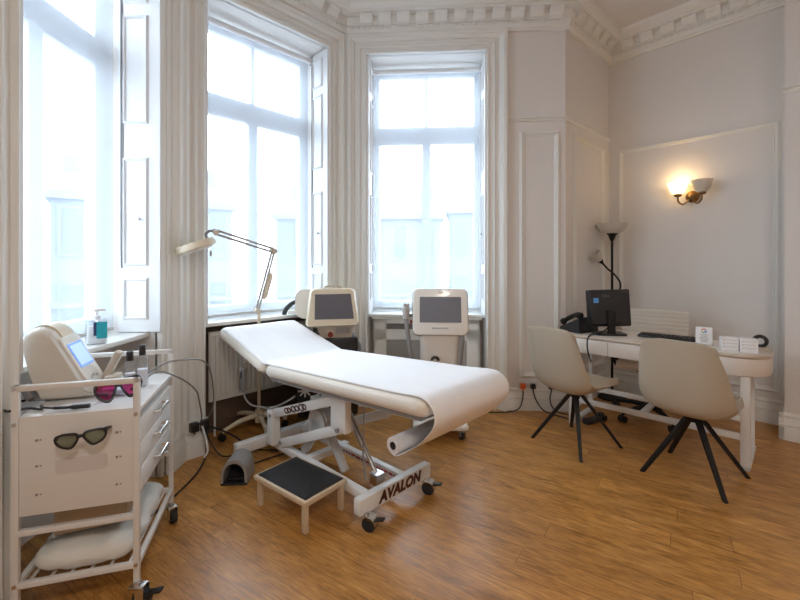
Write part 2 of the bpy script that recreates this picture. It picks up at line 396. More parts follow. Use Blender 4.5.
def blind(mx, x0, x1, sill, label, chain_side):
    t = thing('roller_blind', label, 'blind', mx @ V(((x0+x1)/2, .25, sill)), group='sheer roller blinds in the bay')
    t.rotation_euler = mx.to_euler()
    h = (x1-x0)/2-.022; zt = HEAD-sill-.075; top = 3.205-sill
    f = MB()
    f.grid(lambda u, v: ((u*2-1)*(h-.012), 0, .035+(top-.035)*v), 12, 24)
    f.build('blind_fabric', M['blind'], t)
    MB().cyl((-h, -.022, top), (h, -.022, top), .024, seg=20).build('roller_tube', M['sash'], t)
    MB().bx(-h+.01, h-.01, -.006, .006, .020, .040, r=.004).build('bottom_bar', M['lgrey'], t)
    for sx in (-1, 1):
        b = MB(); b.bx(sx*(h+.004)-.006, sx*(h+.004)+.006, -.055, .012, top-.035, top+.045, r=.003)
        b.build('bracket', M['chrome'], t)
    xc = chain_side*(h+.004)
    c = MB(); c.tube([(xc, -.046, top), (xc, -.05, 1.2), (xc, -.05, .55), (xc, -.047, .40), (xc, -.041, .40), (xc, -.038, .55), (xc, -.038, top)], .0036, 6)
    c.build('pull_chain', M['greyp'], t)
    return t
blind(mx1, .449, 1.404, .90, 'sheer roller blind over the window beside the trolley', 1)
blind(mx2, .172, 1.242, .885, 'sheer roller blind in the angled window behind the magnifier lamp', 1)
blind(mxC, .212, 1.305, .85, 'sheer roller blind in the window behind the white upright laser unit', -1)

# ------------------------------------------------------------------ skirtings, panel mouldings, cornice
def skirting(name, mx, x0, x1, y=0.0, caps=(0, 0)):
    pr = [(.0, .0), (-.030, .0), (-.030, .095), (-.026, .105), (-.034, .112), (-.030, .125), (-.016, .150), (-.012, .170), (-.020, .178), (-.014, .195), (0, .200)]
    m = MB().loft([[(x, y+a, z) for a, z in pr] for x in (x0, x1)])
    return struct(m.build(name, M['trim'], mx=mx, angle=25))
skirting('baseboard_alcove', mxA, -.012, LA); skirting('baseboard_right', mxR, 0, PX0)
skirting('baseboard_front', mxC, 1.305+.185, LC+.012)
skirting('baseboard_pier', mxR, PX0-.03, PX1, -PD)
mP = Matrix.LocRotScale(mxR @ V((PX0, 0, 0)), (mxR @ Rz(-PI/2)).to_quaternion(), None)
skirting('baseboard_return', mP, 0, PD+.03)
skirting('baseboard_left', mx1, 1.404+.02, L1, -.045); skirting('baseboard_bay', mx2, 0, .172-.02, -.045)
skirting('baseboard_corner', frame(E, W1n)[0], 0, 1.26)
skirting('baseboard_back', frame(G, E)[0], 0, (E-G).length); skirting('baseboard_rear', frame(H, G)[0], 0, (G-H).length)

def panel(n, mx, x0, x1, z0, z1, y=0.0):
    m = MB(); frame_sweep(m, x0, x1, z0, z1, PANEL, y=y); return struct(m.build('trim_%d' % n, M['trim'], mx=mx, angle=25))
panel(1, mxC, LC-.36, LC-.10, .34, 2.475)
panel(2, mxA, .20, .80, .34, 2.475)
panel(3, mxR, .14, 1.30, .30, 2.46, y=.006)
def rail(n, mx, x0, x1, y=0.0, z=2.63):
    pr = [(.002, -.02), (-.008, -.02), (-.016, -.008), (-.010, .0), (-.020, .010), (-.008, .02), (.002, .022)]
    return struct(MB().loft([[(x, y+a, z+b) for a, b in pr] for x in (x0, x1)]).build('trim_%d' % n, M['trim'], mx=mx, angle=25))
rail(4, mxC, 1.305+.185, LC+.01); rail(5, mxA, -.01, LA); rail(7, mxR, PX0-.012, PX1, -PD)

def cornice():
    pr = [(0, 3.425), (.030, 3.425), (.034, 3.440), (.050, 3.448), (.055, 3.470), (.058, 3.500), (.072, 3.502), (.072, 3.585),
          (.135, 3.590), (.138, 3.606), (.155, 3.612), (.185, 3.640), (.200, 3.672), (0, 3.672)]
    pts = [E, W1n, C0, C1, C2, C3, C3+(H-C3).normalized()*PX0]
    rings = []
    for i, p in enumerate(pts):
        n_ = []
        if i > 0: d = (p-pts[i-1]).normalized(); n_.append(V((d.y, -d.x)))
        if i < len(pts)-1: d = (pts[i+1]-p).normalized(); n_.append(V((d.y, -d.x)))
        n = n_[0] if len(n_) == 1 else (n_[0]+n_[1])/(1+n_[0].dot(n_[1]))
        rings.append([(p.x+n.x*a, p.y+n.y*a, z) for a, z in pr])
    m = MB().loft(rings)
    cor = struct(m.build('trim_8', M['trim'], angle=20))
    mm = MB(); bd = MB()
    for i in range(1, len(pts)-1):
        p, q = pts[i], pts[i+1]; mx, L = frame(p, q)
        dp = (p-pts[i-1]).normalized(); dn = (q-p).normalized()
        s0 = .02 if (dp.x*dn.y-dp.y*dn.x) > 0 else .13
        if i+2 < len(pts):
            de = (pts[i+2]-q).normalized(); s1 = .02 if (dn.x*de.y-dn.y*de.x) > 0 else .13
        else: s1 = .05
        n = max(1, round((L-s0-s1)/.168)); st = (L-s0-s1)/n
        for k in range(n):
            x = s0+(k+.5)*st
            # scrolled modillion bracket: profile in depth/height, extruded along the wall
            poly = [(-.070, 3.588), (-.128, 3.588), (-.131, 3.572), (-.124, 3.556), (-.108, 3.544), (-.098, 3.530), (-.090, 3.512), (-.070, 3.506)]
            mm.loft([[(x+dx, y, z) for y, z in poly] for dx in (-.056, .056)], mx=mx)
        nb = max(1, int((L-.1)/.055))
        for k in range(nb):
            x = .05+(k+.5)*(L-.1)/nb; bd.box((x, -.064, 3.487), (.034, .018, .022), r=.006, seg=1, mx=mx)
    tag(mm.build('modillion_band', M['trim'], cor, angle=25)); bd.build('bead_band', M['trim'], cor)
cornice()
for i, p in enumerate((C0, C1)):
    q = p+V((.02, -.012)); struct(MB().cyl((q.x, q.y, 0), (q.x, q.y, 3.44), .040, seg=20).build('trim_%d' % (9+i), M['trim']))

# ------------------------------------------------------------------ radiator and cover
def radiator():
    t = thing('radiator', 'white ribbed panel radiator in the recess below the window by the couch head', 'radiator', mx2 @ V((.74, .17, 0)), mx2.to_euler().z)
    m = MB(); w = .93
    m.bx(-w/2, w/2, .0, .02, .27, .80, r=.008)
    for k in range(25):
        x = -w/2+.02+(w-.04)*k/24; m.bx(x-.013, x+.013, -.018, .002, .30, .775, r=.008)
    m.bx(-w/2, w/2, -.012, .03, .785, .805, r=.006)
    m.build('panel', M['trim'], t)
    for x in (-w/2+.05, w/2-.05): MB().cyl((x, .02, 0), (x, .02, .29), .008).build('pipe', M['white'], t)
radiator()
def radiator_cover():
    t = thing('radiator_cover', 'white panelled radiator cover with mesh grilles under the middle window', 'radiator cover', mxC @ V((.758, .10, 0)), mxC.to_euler().z)
    w = 1.0; m = MB()
    m.bx(-w/2, w/2, 0, .02, .0, .12); m.bx(-w/2, w/2, 0, .02, .60, .70); m.bx(-w/2, w/2, 0, .02, .755, .80)
    m.bx(-w/2, -w/2+.12, 0, .02, .0, .80); m.bx(w/2-.12, w/2, 0, .02, .0, .80)
    m.bx(-w/2, -w/2+.02, .0, .16, 0, .80); m.bx(w/2-.02, w/2, .0, .16, 0, .80)
    m.build('frame', M['trim'], t)
    MB().bx(-w/2-.02, w/2+.02, -.03, .16, .80, .822, r=.005).build('top', M['trim'], t)
    g = MB()
    g.bx(-w/2+.11, w/2-.11, .016, .020, .11, .61)
    for k in range(60): x = -w/2+.125+(w-.25)*k/59; g.bx(x-.003, x+.003, .009, .016, .12, .60)
    g.build('grille', M['grille'], t)
    s = MB(); s.bx(-w/2+.11, w/2-.11, .03, .034, .69, .76)
    for k in range(38): x = -w/2+.13+(w-.26)*k/37; s.bx(x-.005, x+.005, .012, .03, .70, .755)
    s.build('vent_slot', M['greyp'], t)
radiator_cover()

# ------------------------------------------------------------------ treatment couch
O = V((.03, 2.15, 0)); CR = math.radians(46)
couch = thing('treatment_couch', 'white adjustable treatment couch with cream vinyl mattress in the middle of the room', 'treatment couch', O, CR)
YF, YH, YE = -.40, .925, 1.60          # foot end, hinge, head end
ZF, ZHI, ZE = .78, .700, .862
def ztop(y): return ZF+(ZHI-ZF)*(y-YF)/(YH-YF) if y <= YH else ZHI+(ZE-ZHI)*(y-YH)/(YE-YH)
def pad(y0, y1, hw0, hw1, th, r):
    b = MB(); L = y1-y0
    b.prism(rrect(.62, L, .055, 6), th, r=r, seg=5)
    # subdivide not needed: pads are straight, only tilted
    def f(c):
        y = c.y+(y0+y1)/2; k = (y-y0)/L; hw = hw0+(hw1-hw0)*k
        return (c.x/.31*hw, y, c.z-th+ztop(max(y0, min(y1, y))))
    b.xform(f); return b
main = pad(YF, YH, .315, .315, .085, .040).build('mattress', M['vinyl'], couch, angle=60)
head = pad(YH+.012, YE, .318, .322, .085, .040).build('headrest', M['vinyl'], couch, angle=60)
def underboard(y0, y1, name):
    b = MB(); b.bx(-.27, .27, y0, y1, -.022, 0)
    b.xform(lambda c: (c.x, c.y, c.z+ztop(c.y)-.0855)); b.build(name, M['greyp'], couch)
underboard(YF+.06, YH-.02, 'mattress_board'); underboard(YH+.05, YE-.06, 'headrest_board')
fr = MB()
for sx in (-1, 1):
    fr.tube([(sx*.19, YF+.16, ztop(YF+.16)-.125), (sx*.19, YH-.03, ztop(YH-.03)-.125)], .02, 4)
for y in (YF+.16, .3, YH-.06): fr.bx(-.20, .20, y-.018, y+.018, ztop(y)-.142, ztop(y)-.108)
for sx in (-1, 1): fr.tube([(sx*.17, YH-.02, ZHI-.125), (sx*.17, YE-.15, ztop(YE-.15)-.125)], .015, 4)
fr.build('upper_frame', M['white'], couch)
BY = .105; ba = MB()
ba.bx(-.245, .300, BY-.025, BY+.025, .075, .155, r=.006)
ba.bx(-.37, .33, 1.165, 1.225, .065, .135, r=.006)
for sx in (-1, 1): ba.bx(sx*.135-.022, sx*.135+.022, BY, 1.2, .085, .130, r=.005)
ba.bx(-.19, .19, .70, .75, .085, .125)
ba.build('base_frame', M['white'], couch)
for sx in (-1, 1):
    MB().bx(sx*.17-.03, sx*.17+.03, 1.02, 1.09, .12, .36, r=.006).build('post', M['white'], couch)
    ar = MB()
    def beam(m, y0, z0, y1, z1, x, w, h):
        d = V((0, y1-y0, z1-z0)); a = math.atan2(d.z, d.y)
        m.box((x, (y0+y1)/2, (z0+z1)/2), (w, d.length, h), r=.005, rot=Rx(a))
    beam(ar, 1.05, .325, .36, .575, sx*.17, .035, .055); ar.build('upper_arm', M['white'], couch)
    ar = MB(); beam(ar, .97, .145, .27, .445, sx*.15, .035, .055); ar.build('lower_arm', M['white'], couch)
    cp = MB(); cp.bx(sx*.19-.012, sx*.19+.03, .25, .38, .42, ztop(.3)-.10, r=.004); cp.build('column_plate', M['white'], couch)
    for (y, z, xx) in ((1.05, .315, .188), (.97, .15, .166), (.29, .44, .219)): MB().cyl((sx*xx, y, z), (sx*(xx+.014), y, z), .013, seg=8).build('bolt', M['greyp'], couch)
gp = MB(); gp.cyl((-.13, .62, .36), (-.05, .62, .36), .085, seg=24); gp.bx(-.13, -.05, .56, .70, .26, .40, r=.02); gp.build('motor_housing', M['lgrey'], couch)
gs = MB(); beam(gs, .80, .13, .55, .42, -.10, .03, .06); beam(gs, .40, .13, .62, .40, -.08, .03, .05); gs.build('gusset', M['lgrey'], couch)
ac = MB(); ac.cyl((0, .22, .14), (0, .40, .36), .012); ac.cyl((0, .33, .27), (0, .50, .46), .02); ac.bx(-.03, .03, .19, .25, .10, .16); ac.build('actuator', M['chrome'], couch)
rc = MB(); rc.tube([(-.12, .19, ztop(.19)-.10), (-.125, .19, .45), (-.11, .21, .28), (-.08, .22, .145)], .0045, 6, smooth=6); rc.build('release_cable', M['greyp'], couch)
bk = MB(); bk.bx(-.14, -.06, -.02, .05, ztop(.0)-.135, ztop(.0)-.10, r=.008); bk.build('bracket', M['white'], couch)
bk = MB(); bk.bx(-.20, -.12, -.26, -.20, ztop(-.2)-.128, ztop(-.2)-.10, r=.008); bk.build('bracket', M['white'], couch)
# castors on the base
def castor(parent, x, y, r=.036, top=.09, metal='chrome', a=0.0, brake=False, hood=False):
    c = MB(); R0 = T(x, y, 0) @ Rz(a)
    mm = MB(); mm.bx(-.021, .021, -.02, .035, max(r*2.06, top-.016), top-.004, r=.002); 
    mm.bx(-.021, -.016, .008, .042, r*.75, top-.008); mm.bx(.016, .021, .008, .042, r*.75, top-.008)
    mm.cyl((0, .005, top-.012), (0, .005, top+.005), .014, seg=10)
    hw = .021 if hood else .013
    if hood:
        arc = [(.025+rr_*math.cos(q), r+rr_*math.sin(q)) for rr_, sgn in ((r*1.12, 1), (r*1.04, -1)) for q in [PI*(.02+.80*i/10) if sgn > 0 else PI*(.82-.80*i/10) for i in range(11)]]
        mm.loft([[(xx, yy, zz) for yy, zz in arc] for xx in (-.028, .028)])
    mm.xform(lambda v: R0 @ v); f = mm.build('castor_fork', M[metal], parent)
    w = MB(); w.cyl((-hw, .025, r), (hw, .025, r), r, seg=18); w.cyl((-hw-.001, .025, r), (hw+.001, .025, r), r*.55, seg=14)
    w.xform(lambda v: R0 @ v); w.build('castor_wheel', M['rubber'], f)
    if brake:
        b = MB(); b.box((0, .075, r*1.75), (.030, .06, .010), r=.004, rot=Rx(.25)); b.xform(lambda v: R0 @ v); b.build('brake_pedal', M['black'], f)
    return f
for x, y, a in ((-.205, BY-.02, -2.75), (.250, BY-.02, -2.75), (-.33, 1.195, .5), (.30, 1.195, -.4)):
    castor(couch, x, y, .036, .08, 'chrome', a, brake=(y < 1), hood=(y < 1))
text_mesh('lettering', 'AVALON', .076, M['maroon'], couch, T(.045, BY-.0262, .114) @ Rx(PI/2), shear=.20, bold=.0042, width=1.0)
dc = MB()
for k, (yy, rr) in enumerate(((.86, .015), (.83, .013), (.78, .016), (.74, .014), (.69, .018), (.66, .014))):
    zz = .325+(1.05-yy)*.3623
    n = 14; dc.tube([(-.189, yy+rr*1.5*math.cos(2*PI*i/n), zz+rr*math.sin(2*PI*i/n)) for i in range(n)], .0045, 5, loop=True)
dc.build('arm_emblem', M['maroon'], couch)
rd = MB(); yy = .18
while yy < .66:
    l = random.uniform(.012, .045); rd.bx(.1115, .1135, yy, yy+l, .100+random.uniform(0, .004), .113); yy += l+.008
rd.build('red_marking', M['redtext'], couch)
hk = MB(); hk.bx(-.06, .03, .98, 1.0, .56, .585, r=.004); hk.bx(-.06, .0, .93, .99, .53, .60, r=.012); hk.build('control_box', M['lgrey'], couch)

# paper couch roll: sheet over the mattress, curling under to the roll
pr_ = thing('paper_couch_roll', 'long white paper sheet over the treatment couch curling under to its roll', 'paper roll', O+V((0, 0, 0)), CR)
RY, RZ, RR = -.205, .535, .037
path = [(1.55, ztop(1.55)+.004), (1.2, ztop(1.2)+.004), (.98, ztop(.98)+.004), (.92, ZHI+.006), (.86, ztop(.86)+.004), (.5, ztop(.5)+.004), (.1, ztop(.1)+.004), (-.2, ztop(-.2)+.004),
        (-.33, ZF+.004), (-.39, ZF-.004), (-.428, ZF-.035), (-.438, ZF-.08), (-.418, ZF-.125), (-.36, ZF-.190), (-.29, ZF-.245), (RY-.02, RZ-RR-.002), (RY+.01, RZ-RR+.001)]
pp = catmull([V((0, y, z)) for y, z in path], 5)
sh = MB(); NV = len(pp)-1
def sheet(u, v):
    p = pp[round(v*NV)]; y = p.y
    k = max(0, min(1, (.6-y)/1.0)); near = -.300; far = .288
    if y > YH: near = -.306; far = .306
    x = near+(far-near)*u; top = 1.0 if p.z > .64 else 0.0
    top *= max(0, min(1, (y+.42)/.10)); ov = max(0, abs(x)-.280); ov = min(ov, .0385)
    drop = top*(.040-math.sqrt(max(0, .040**2-ov**2)))
    wob = .0025*math.sin(9*y+5*u)*math.sin(6*u*PI)
    return (near+(far-near)*u, p.y, p.z+abs(wob)-drop+.001*top)
sh.grid(sheet, 40, NV)
so = sh.build('paper_sheet', M['paper'], pr_, angle=80)
sd = so.modifiers.new('thickness', 'SOLIDIFY'); sd.thickness = .0012; sd.offset = 1
rl = MB(); rl.cyl((-.30, RY, RZ), (.28, RY, RZ), RR, seg=28); rl.build('roll', M['paperin'], pr_)
MB().cyl((-.3015, RY, RZ), (-.30, RY, RZ), .017, seg=20).build('roll_core', M['black'], pr_)

# hand control hanging from the head of the couch
hc = thing('hand_control', 'grey couch hand control hanging on its cord below the headrest', 'remote control', O, CR)
k = MB(); k.box((-.30, 1.225, .545), (.030, .056, .165), r=.008, rot=Rx(.12)); k.build('handset', mat('handset_grey', (.20, .195, .19), .45), hc)
k = MB(); k.box((-.316, 1.226, .575), (.003, .026, .05), r=.001, rot=Rx(.12)); k.build('keypad', M['black'], hc)
k = MB(); k.tube([(-.30, 1.215, .465), (-.30, 1.19, .42), (-.28, 1.14, .385), (-.25, 1.05, .385), (-.245, .95, .40), (-.235, .80, .47), (-.225, .70, .53)], .006, 8, smooth=6); k.build('cord', M['gcable'], hc)
k = MB(); k.tube([(-.30, 1.228, .628), (-.285, 1.23, .645), (-.262, 1.23, ztop(1.23)-.112)], .004, 6, smooth=4); k.build('hook', M['chrome'], hc)

# ------------------------------------------------------------------ step stool and pedal
def stool():
    a = V((-.463, 2.012)); b = V((-.786, 2.262)); d = (b-a); L = d.length; ang = math.atan2(d.y, d.x)
    t = thing('step_stool', 'low birch step stool with a black ribbed mat beside the couch base', 'step stool', (a.x, a.y, 0), ang)
    W = -.266
    # local x along the long side, local y negative is away from the camera
    m = MB(); m.bx(-.012, L+.012, W-.012, .012, .142, .166, r=.003); m.bx(.01, L-.01, W+.01, -.01, .125, .145); m.build('tread', M['birch'], t)
    MB().bx(.004, L-.004, W+.004, -.004, .166, .171, r=.002).build('mat', M['rubber'], t)
    for x in (.015, L-.015):
        for y in (-.012, W+.012):
            MB().box((x, y, .0715), (.030, .024, .143), r=.003).build('leg', M['birch'], t)
stool()
def pedal():
    t = thing('foot_pedal', 'grey hooded foot pedal switch on the floor beside the stool', 'foot pedal', (-1.0, 2.545, 0), math.radians(4))
    n = 12; out = [(.075*math.cos(PI*i/n)*1.0, .065+.085*math.sin(PI*i/n)) for i in range(n+1)]
    out = [(.078, .0)]+out+[(-.078, .0)]; inn = [(x*.82, z*.86) for x, z in out]
    poly = out+inn[::-1]
    m = MB(); rings = [[(x, y, z) for x, z in out] + [(x, y, z) for x, z in inn[::-1]] for y in (-.08, .08)]
    m.loft(rings); m.build('hood', mat('pedal_grey', (.33, .32, .31), .4), t)
    MB().bx(-.078, .078, -.085, .08, 0, .012, r=.003).build('base', M['black'], t)
    p = MB(); p.box((0, .0, .035), (.11, .12, .015), r=.005, rot=Rx(.18)); p.build('treadle', M['black'], t)
    MB().loft([[(x*.83, .065, z*.87) for x, z in out], [(x*.83, .07, z*.87) for x, z in out]]).build('back_plate', M['black'], t)
pedal()

# ------------------------------------------------------------------ magnifier lamp
def maglamp():
    bx, by = -1.128, 3.296
    t = thing('magnifier_lamp', 'cream floor standing magnifier lamp with jointed arm at the couch head', 'magnifying lamp', (bx, by, 0))
    L = lambda x, y, z: V((x-bx, y-by, z))
    for i, a in enumerate((228, 300, 12, 84, 156)):
        a = math.radians(a); r = .30 if i in (0, 1, 4) else .20
        m = MB(); m.tube([(0, 0, .11), (.10*math.cos(a), .10*math.sin(a), .115), (.2*math.cos(a), .2*math.sin(a), .10), (r*math.cos(a), r*math.sin(a), .066)], [.020]*6+[.018]*6+[.015]*8, 10, smooth=6)
        lg = m.build('base_leg', M['cream'], t)
        w = MB(); p = V((r*math.cos(a), r*math.sin(a), 0)); q = V((-math.sin(a), math.cos(a), 0))
        w.cyl(p+V((0, 0, .026))-q*.02, p+V((0, 0, .026))+q*.02, .026, seg=14); w.cyl(p+V((0, 0, .03)), p+V((0, 0, .068)), .009, seg=8)
        w.build('castor', M['black'], lg)
    m = MB(); m.cyl((0, 0, .06), (0, 0, .16), .03); m.cyl((0, 0, .15), (0, 0, .94), .0125); m.build('pole', M['cream'], t)
    A = L(-1.135, 3.278, .955); B = L(-.968, 3.15, 1.425); C = L(-1.275, 2.85, 1.545)
    def joint(p, r=.024):
        d = (B-A).cross(C-B).normalized(); return MB().cyl(p-d*.022, p+d*.022, r, seg=18)
    m = joint(A); m.cyl(A, (0, 0, .92), .012); m.build('lower_joint', M['creamd'], t)
    d = (B-A).cross(C-B).normalized()
    def pair(name, P, Q, off):
        e = (Q-P).normalized().cross(d).normalized()
        m = MB(); m.tube([P+e*off, Q+e*off], .0085, 8); m.tube([P-e*off, Q-e*off], .0085, 8); return m.build(name, M['lampgrey'], t)
    pair('lower_arm', A, B, .010); pair('upper_arm', B, C, .014)
    joint(B).build('elbow_joint', M['creamd'], t)
    mid = A+(B-A)*.42; e = (B-A).normalized().cross(d).normalized()
    m = MB(); m.tube([mid-(B-A)*.22+e*.028, mid-(B-A)*.16+e*.03, mid+(B-A)*.16+e*.03, mid+(B-A)*.22+e*.028], [.014, .021, .021, .014], 10); m.build('balance_weight', M['cream'], t)
    Hc = L(-1.350, 2.72, 1.440)
    joint(C, .02).build('head_joint', M['creamd'], t)
    nrm = V((-.30, -.16, .92)).normalized()
    q = V((0, 0, 1)).rotation_difference(nrm).to_matrix().to_4x4(); mx = Matrix.Translation(Hc) @ q
    m = MB(); m.tube([C, C+V((-.035, -.02, .005)), C+V((-.05, -.04, -.03)), Hc+V((.07, .07, .028)), Hc+V((.05, .05, .02))], .009, 8, smooth=5); m.build('neck', M['greyp'], t)
    hd = MB(); hd.lathe([(.06, -.020), (.062, -.024), (.118, -.024), (.127, -.014), (.127, .012), (.118, .026), (.064, .026), (.06, .020), (.06, -.020)], 36, mx=mx, cap=False)
    hd.build('lamp_head', M['cream'], t)
    ln = MB(); ln.lathe([(.0, -.008), (.04, -.007), (.0605, -.002), (.0605, .002), (.04, .007), (0, .008)], 28, mx=mx); ln.build('lens', M['clearlens'], t)
    tb = MB(); n = 26; tb.tube([mx @ V((.092*math.cos(2*PI*i/n), .092*math.sin(2*PI*i/n), -.024)) for i in range(n)], .010, 8, loop=True); tb.build('ring_tube', M['devw'], t)
    kb = MB(); kb.cyl(Hc+V((.088, .03, -.03)), Hc+V((.088, .03, -.065)), .008); kb.build('switch_knob', M['lgrey'], t)
maglamp()

# ------------------------------------------------------------------ cream laser on its black cart
def cream_machine():
    t = thing('laser_machine', 'cream laser machine with a dark screen standing behind the couch on a black printed cart', 'laser machine', (-.572, 3.470, 0), math.radians(12))
    tilt = Rx(-.14)
    F = T(0, -.17, .975) @ tilt
    # bezel: tapered front frame with a sloping outline
    m = MB()
    def ring(w0, w1, h, r, y):
        pts = []
        for x, z in rrect(1, 1, r, 5): 
            k = z+.5; w = w0+(w1-w0)*k; pts.append((x*w, y, z*h))
        return pts
    m.loft([ring(.40, .33, .29, .10, .0), ring(.43, .36, .31, .12, .03), ring(.44, .37, .315, .12, .09), ring(.40, .34, .30, .14, .20), ring(.34, .30, .27, .16, .30)], mx=F)
    m.build('housing', M['cream'], t, angle=30)
    s = MB(); s.loft([[(x, -.004, z) for x, z in ((-.145, -.095), (.165, -.095), (.142, .105), (-.142, .105))], [(x, .004, z) for x, z in ((-.145, -.095), (.165, -.095), (.142, .105), (-.142, .105))]], mx=F); s.build('screen', M['screen'], t)
    h = MB(); h.tube([F @ V((-.07, .05, .155)), F @ V((-.05, .05, .172)), F @ V((.05, .05, .172)), F @ V((.07, .05, .155))], .008, 8, smooth=4); h.build('carry_handle', M['creamd'], t)
    lb = MB(); lb.loft([[(-.13, -.13, .825), (.17, -.13, .825), (.17, .12, .825), (-.13, .12, .825)], [(-.09, -.09, .70), (.15, -.09, .70), (.15, .12, .70), (-.09, .12, .70)]])
    lb.build('lower_panel', M['creamd'], t)
    vt = MB()
    for k in range(8): x = .03+k*.014; vt.bx(x, x+.006, -.128, -.10, .755, .805)
    vt.build('vent', M['greyp'], t)
    kb = MB(); kb.cyl((-.02, -.11, .758), (-.02, -.135, .752), .030, seg=18); kn = kb.build('knob_ring', M['creamd'], t)
    kb = MB(); kb.cyl((-.02, -.13, .756), (-.02, -.150, .750), .021, seg=18); kb.build('stop_button', M['redk'], t)
    sd = MB(); sd.loft([[(x*1.0-.235, y, z) for x, z in rrect(.17, .25, .08, 5)] for y in (.02,)] + [[(x-.23, .27, z) for x, z in rrect(.15, .21, .07, 5)]], mx=T(.015, .03, .985)); sd.build('side_housing', M['devw'], t)
    br = MB(); br.box((-.29, .10, .915), (.15, .06, .035), r=.01); br.build('handpiece_cradle', M['white'], t)
    hz = MB(); hz.tube([(-.25, .12, 1.01), (-.32, .16, .99), (-.385, .17, .93), (-.395, .165, .86), (-.34, .14, .78), (-.16, .13, .66)], .020, 10, smooth=6); hz.build('hose', M['black'], t)
    hz = MB(); hz.tube([(.13, .0, .74), (.18, -.02, .70), (.22, -.03, .62), (.22, -.02, .48), (.18, .0, .36)], .026, 10, smooth=6); hz.build('side_hose', M['greyp'], t)
    c = MB(); c.bx(-.15, .21, -.11, .17, .075, .72, r=.02); c.bx(-.19, -.14, -.11, .17, .075, .60, r=.02); c.bx(-.28, -.18, -.10, .16, .075, .565, r=.02); c.build('cart_body', M['black'], t)
    for cx, cz, n in ((-.23, .44, 8), (-.22, .30, 8), (.02, .36, 9), (.12, .34, 9), (-.08, .30, 8), (.06, .22, 9), (-.02, .45, 7), (.14, .47, 8)):
        p = MB()
        for i in range(n):
            a = PI*2*i/n; p.box((cx+.030*math.cos(a), -.1115, cz+.026*math.sin(a)), (.050, .003, .013), rot=Ry(-a))
        p.build('petal_print', M['white'], t)
    for x in (-.15, .17):
        for y in (-.08, .14): castor(t, x, y, .033, .08, 'greyp', .3)
cream_machine()

# ------------------------------------------------------------------ white upright machine
def white_machine():
    t = thing('laser_console', 'white upright laser console with tilted grey screen in front of the middle window', 'laser machine', (.315, 3.28, 0), math.radians(-3))
    F = T(0, -.12, .955) @ Rx(-.18)
    m = MB(); m.prism(rrect(.43, .365, .05, 6), .085, mx=F @ Rx(PI/2) @ T(0, 0, -.085), r=.018, seg=3); m.build('rear_shell', M['greyp'], t)
    m = MB(); m.prism(rrect(.42, .355, .045, 6), .03, mx=F @ Rx(PI/2) @ T(0, 0, -.005), r=.012, seg=3); m.build('front_bezel', M['devw'], t)
    s = MB(); s.prism(rrect(.315, .195, .006, 3), .004, mx=F @ T(0, -.0245, .015) @ Rx(PI/2)); s.build('screen', M['screenb'], t)
    l = MB(); l.prism([(.022*math.cos(2*PI*i/16), .010*math.sin(2*PI*i/16)) for i in range(16)], .004, mx=F @ T(0, -.0245, .148) @ Rx(PI/2)); l.build('badge', M['chrome'], t)
    l = MB(); x = -.045
    l.prism(rrect(.014, .012, .005, 3), .002, mx=F @ T(-.055, -.0245, -.125) @ Rx(PI/2))
    while x < .06: w = random.uniform(.006, .011); l.bx(x, x+w, -.0265, -.0245, -.130, -.120, mx=F); x += w+.004
    l.build('name_print', M['greytext'], t)
    b = MB()
    def rr(w, d, z, y): return [(x, y+yy, z) for x, yy in rrect(w, d, .05, 5)]
    b.loft([rr(.34, .32, .13, .04), rr(.32, .30, .30, .04), rr(.31, .27, .70, .02), rr(.33, .25, .77, -.02), rr(.38, .20, .81, -.04), rr(.30, .14, .90, -.03)])
    b.build('body', M['devw'], t, angle=50)
    b = MB(); b.bx(-.21, .21, -.22, .24, .075, .13, r=.025, seg=3); b.build('base', M['devw'], t)
    for x in (-.17, .17):
        for y in (-.19, .19): castor(t, x, y, .034, .085, 'greyp', .4)
    hd = MB(); hd.tube([(-.26, -.13, 1.02), (-.262, -.13, .985), (-.264, -.125, .94), (-.262, -.12, .90)], [.020]*3+[.030]*3+[.026]*3+[.016]*3, 12, smooth=3); hd.sphere((-.272, -.15, 1.01), .011); hd.sphere((-.245, -.15, 1.01), .011)
    hd.build('handpiece', M['lgrey'], t)
    hl = MB(); hl.box((-.232, -.10, .925), (.07, .03, .025), r=.006); hl.build('handpiece_holder', M['greyp'], t)
    hz = MB(); hz.tube([(-.262, -.12, .90), (-.25, -.13, .80), (-.235, -.14, .70), (-.20, -.13, .52), (-.15, -.10, .35)], .016, 10, smooth=6); hz.build('hose', M['greyp'], t)
    hz = MB(); hz.tube([(.165, -.06, .79), (.165, -.15, .76), (.155, -.155, .66), (.14, -.15, .50), (.12, -.11, .34)], .018, 10, smooth=6); hz.build('side_hose', M['greyp'], t)
    eb = MB(); eb.cyl((-.20, -.09, .875), (-.232, -.09, .875), .014, seg=14); eb.build('emergency_button', M['redk'], t)
    hk = MB(); n = 9; hk.tube([(-.04+.026*math.cos(PI*i/(n-1)), -.135, .585+.026*math.sin(PI*i/(n-1))) for i in range(n)], .010, 8); hk.build('cable_hook', M['black'], t)
white_machine()

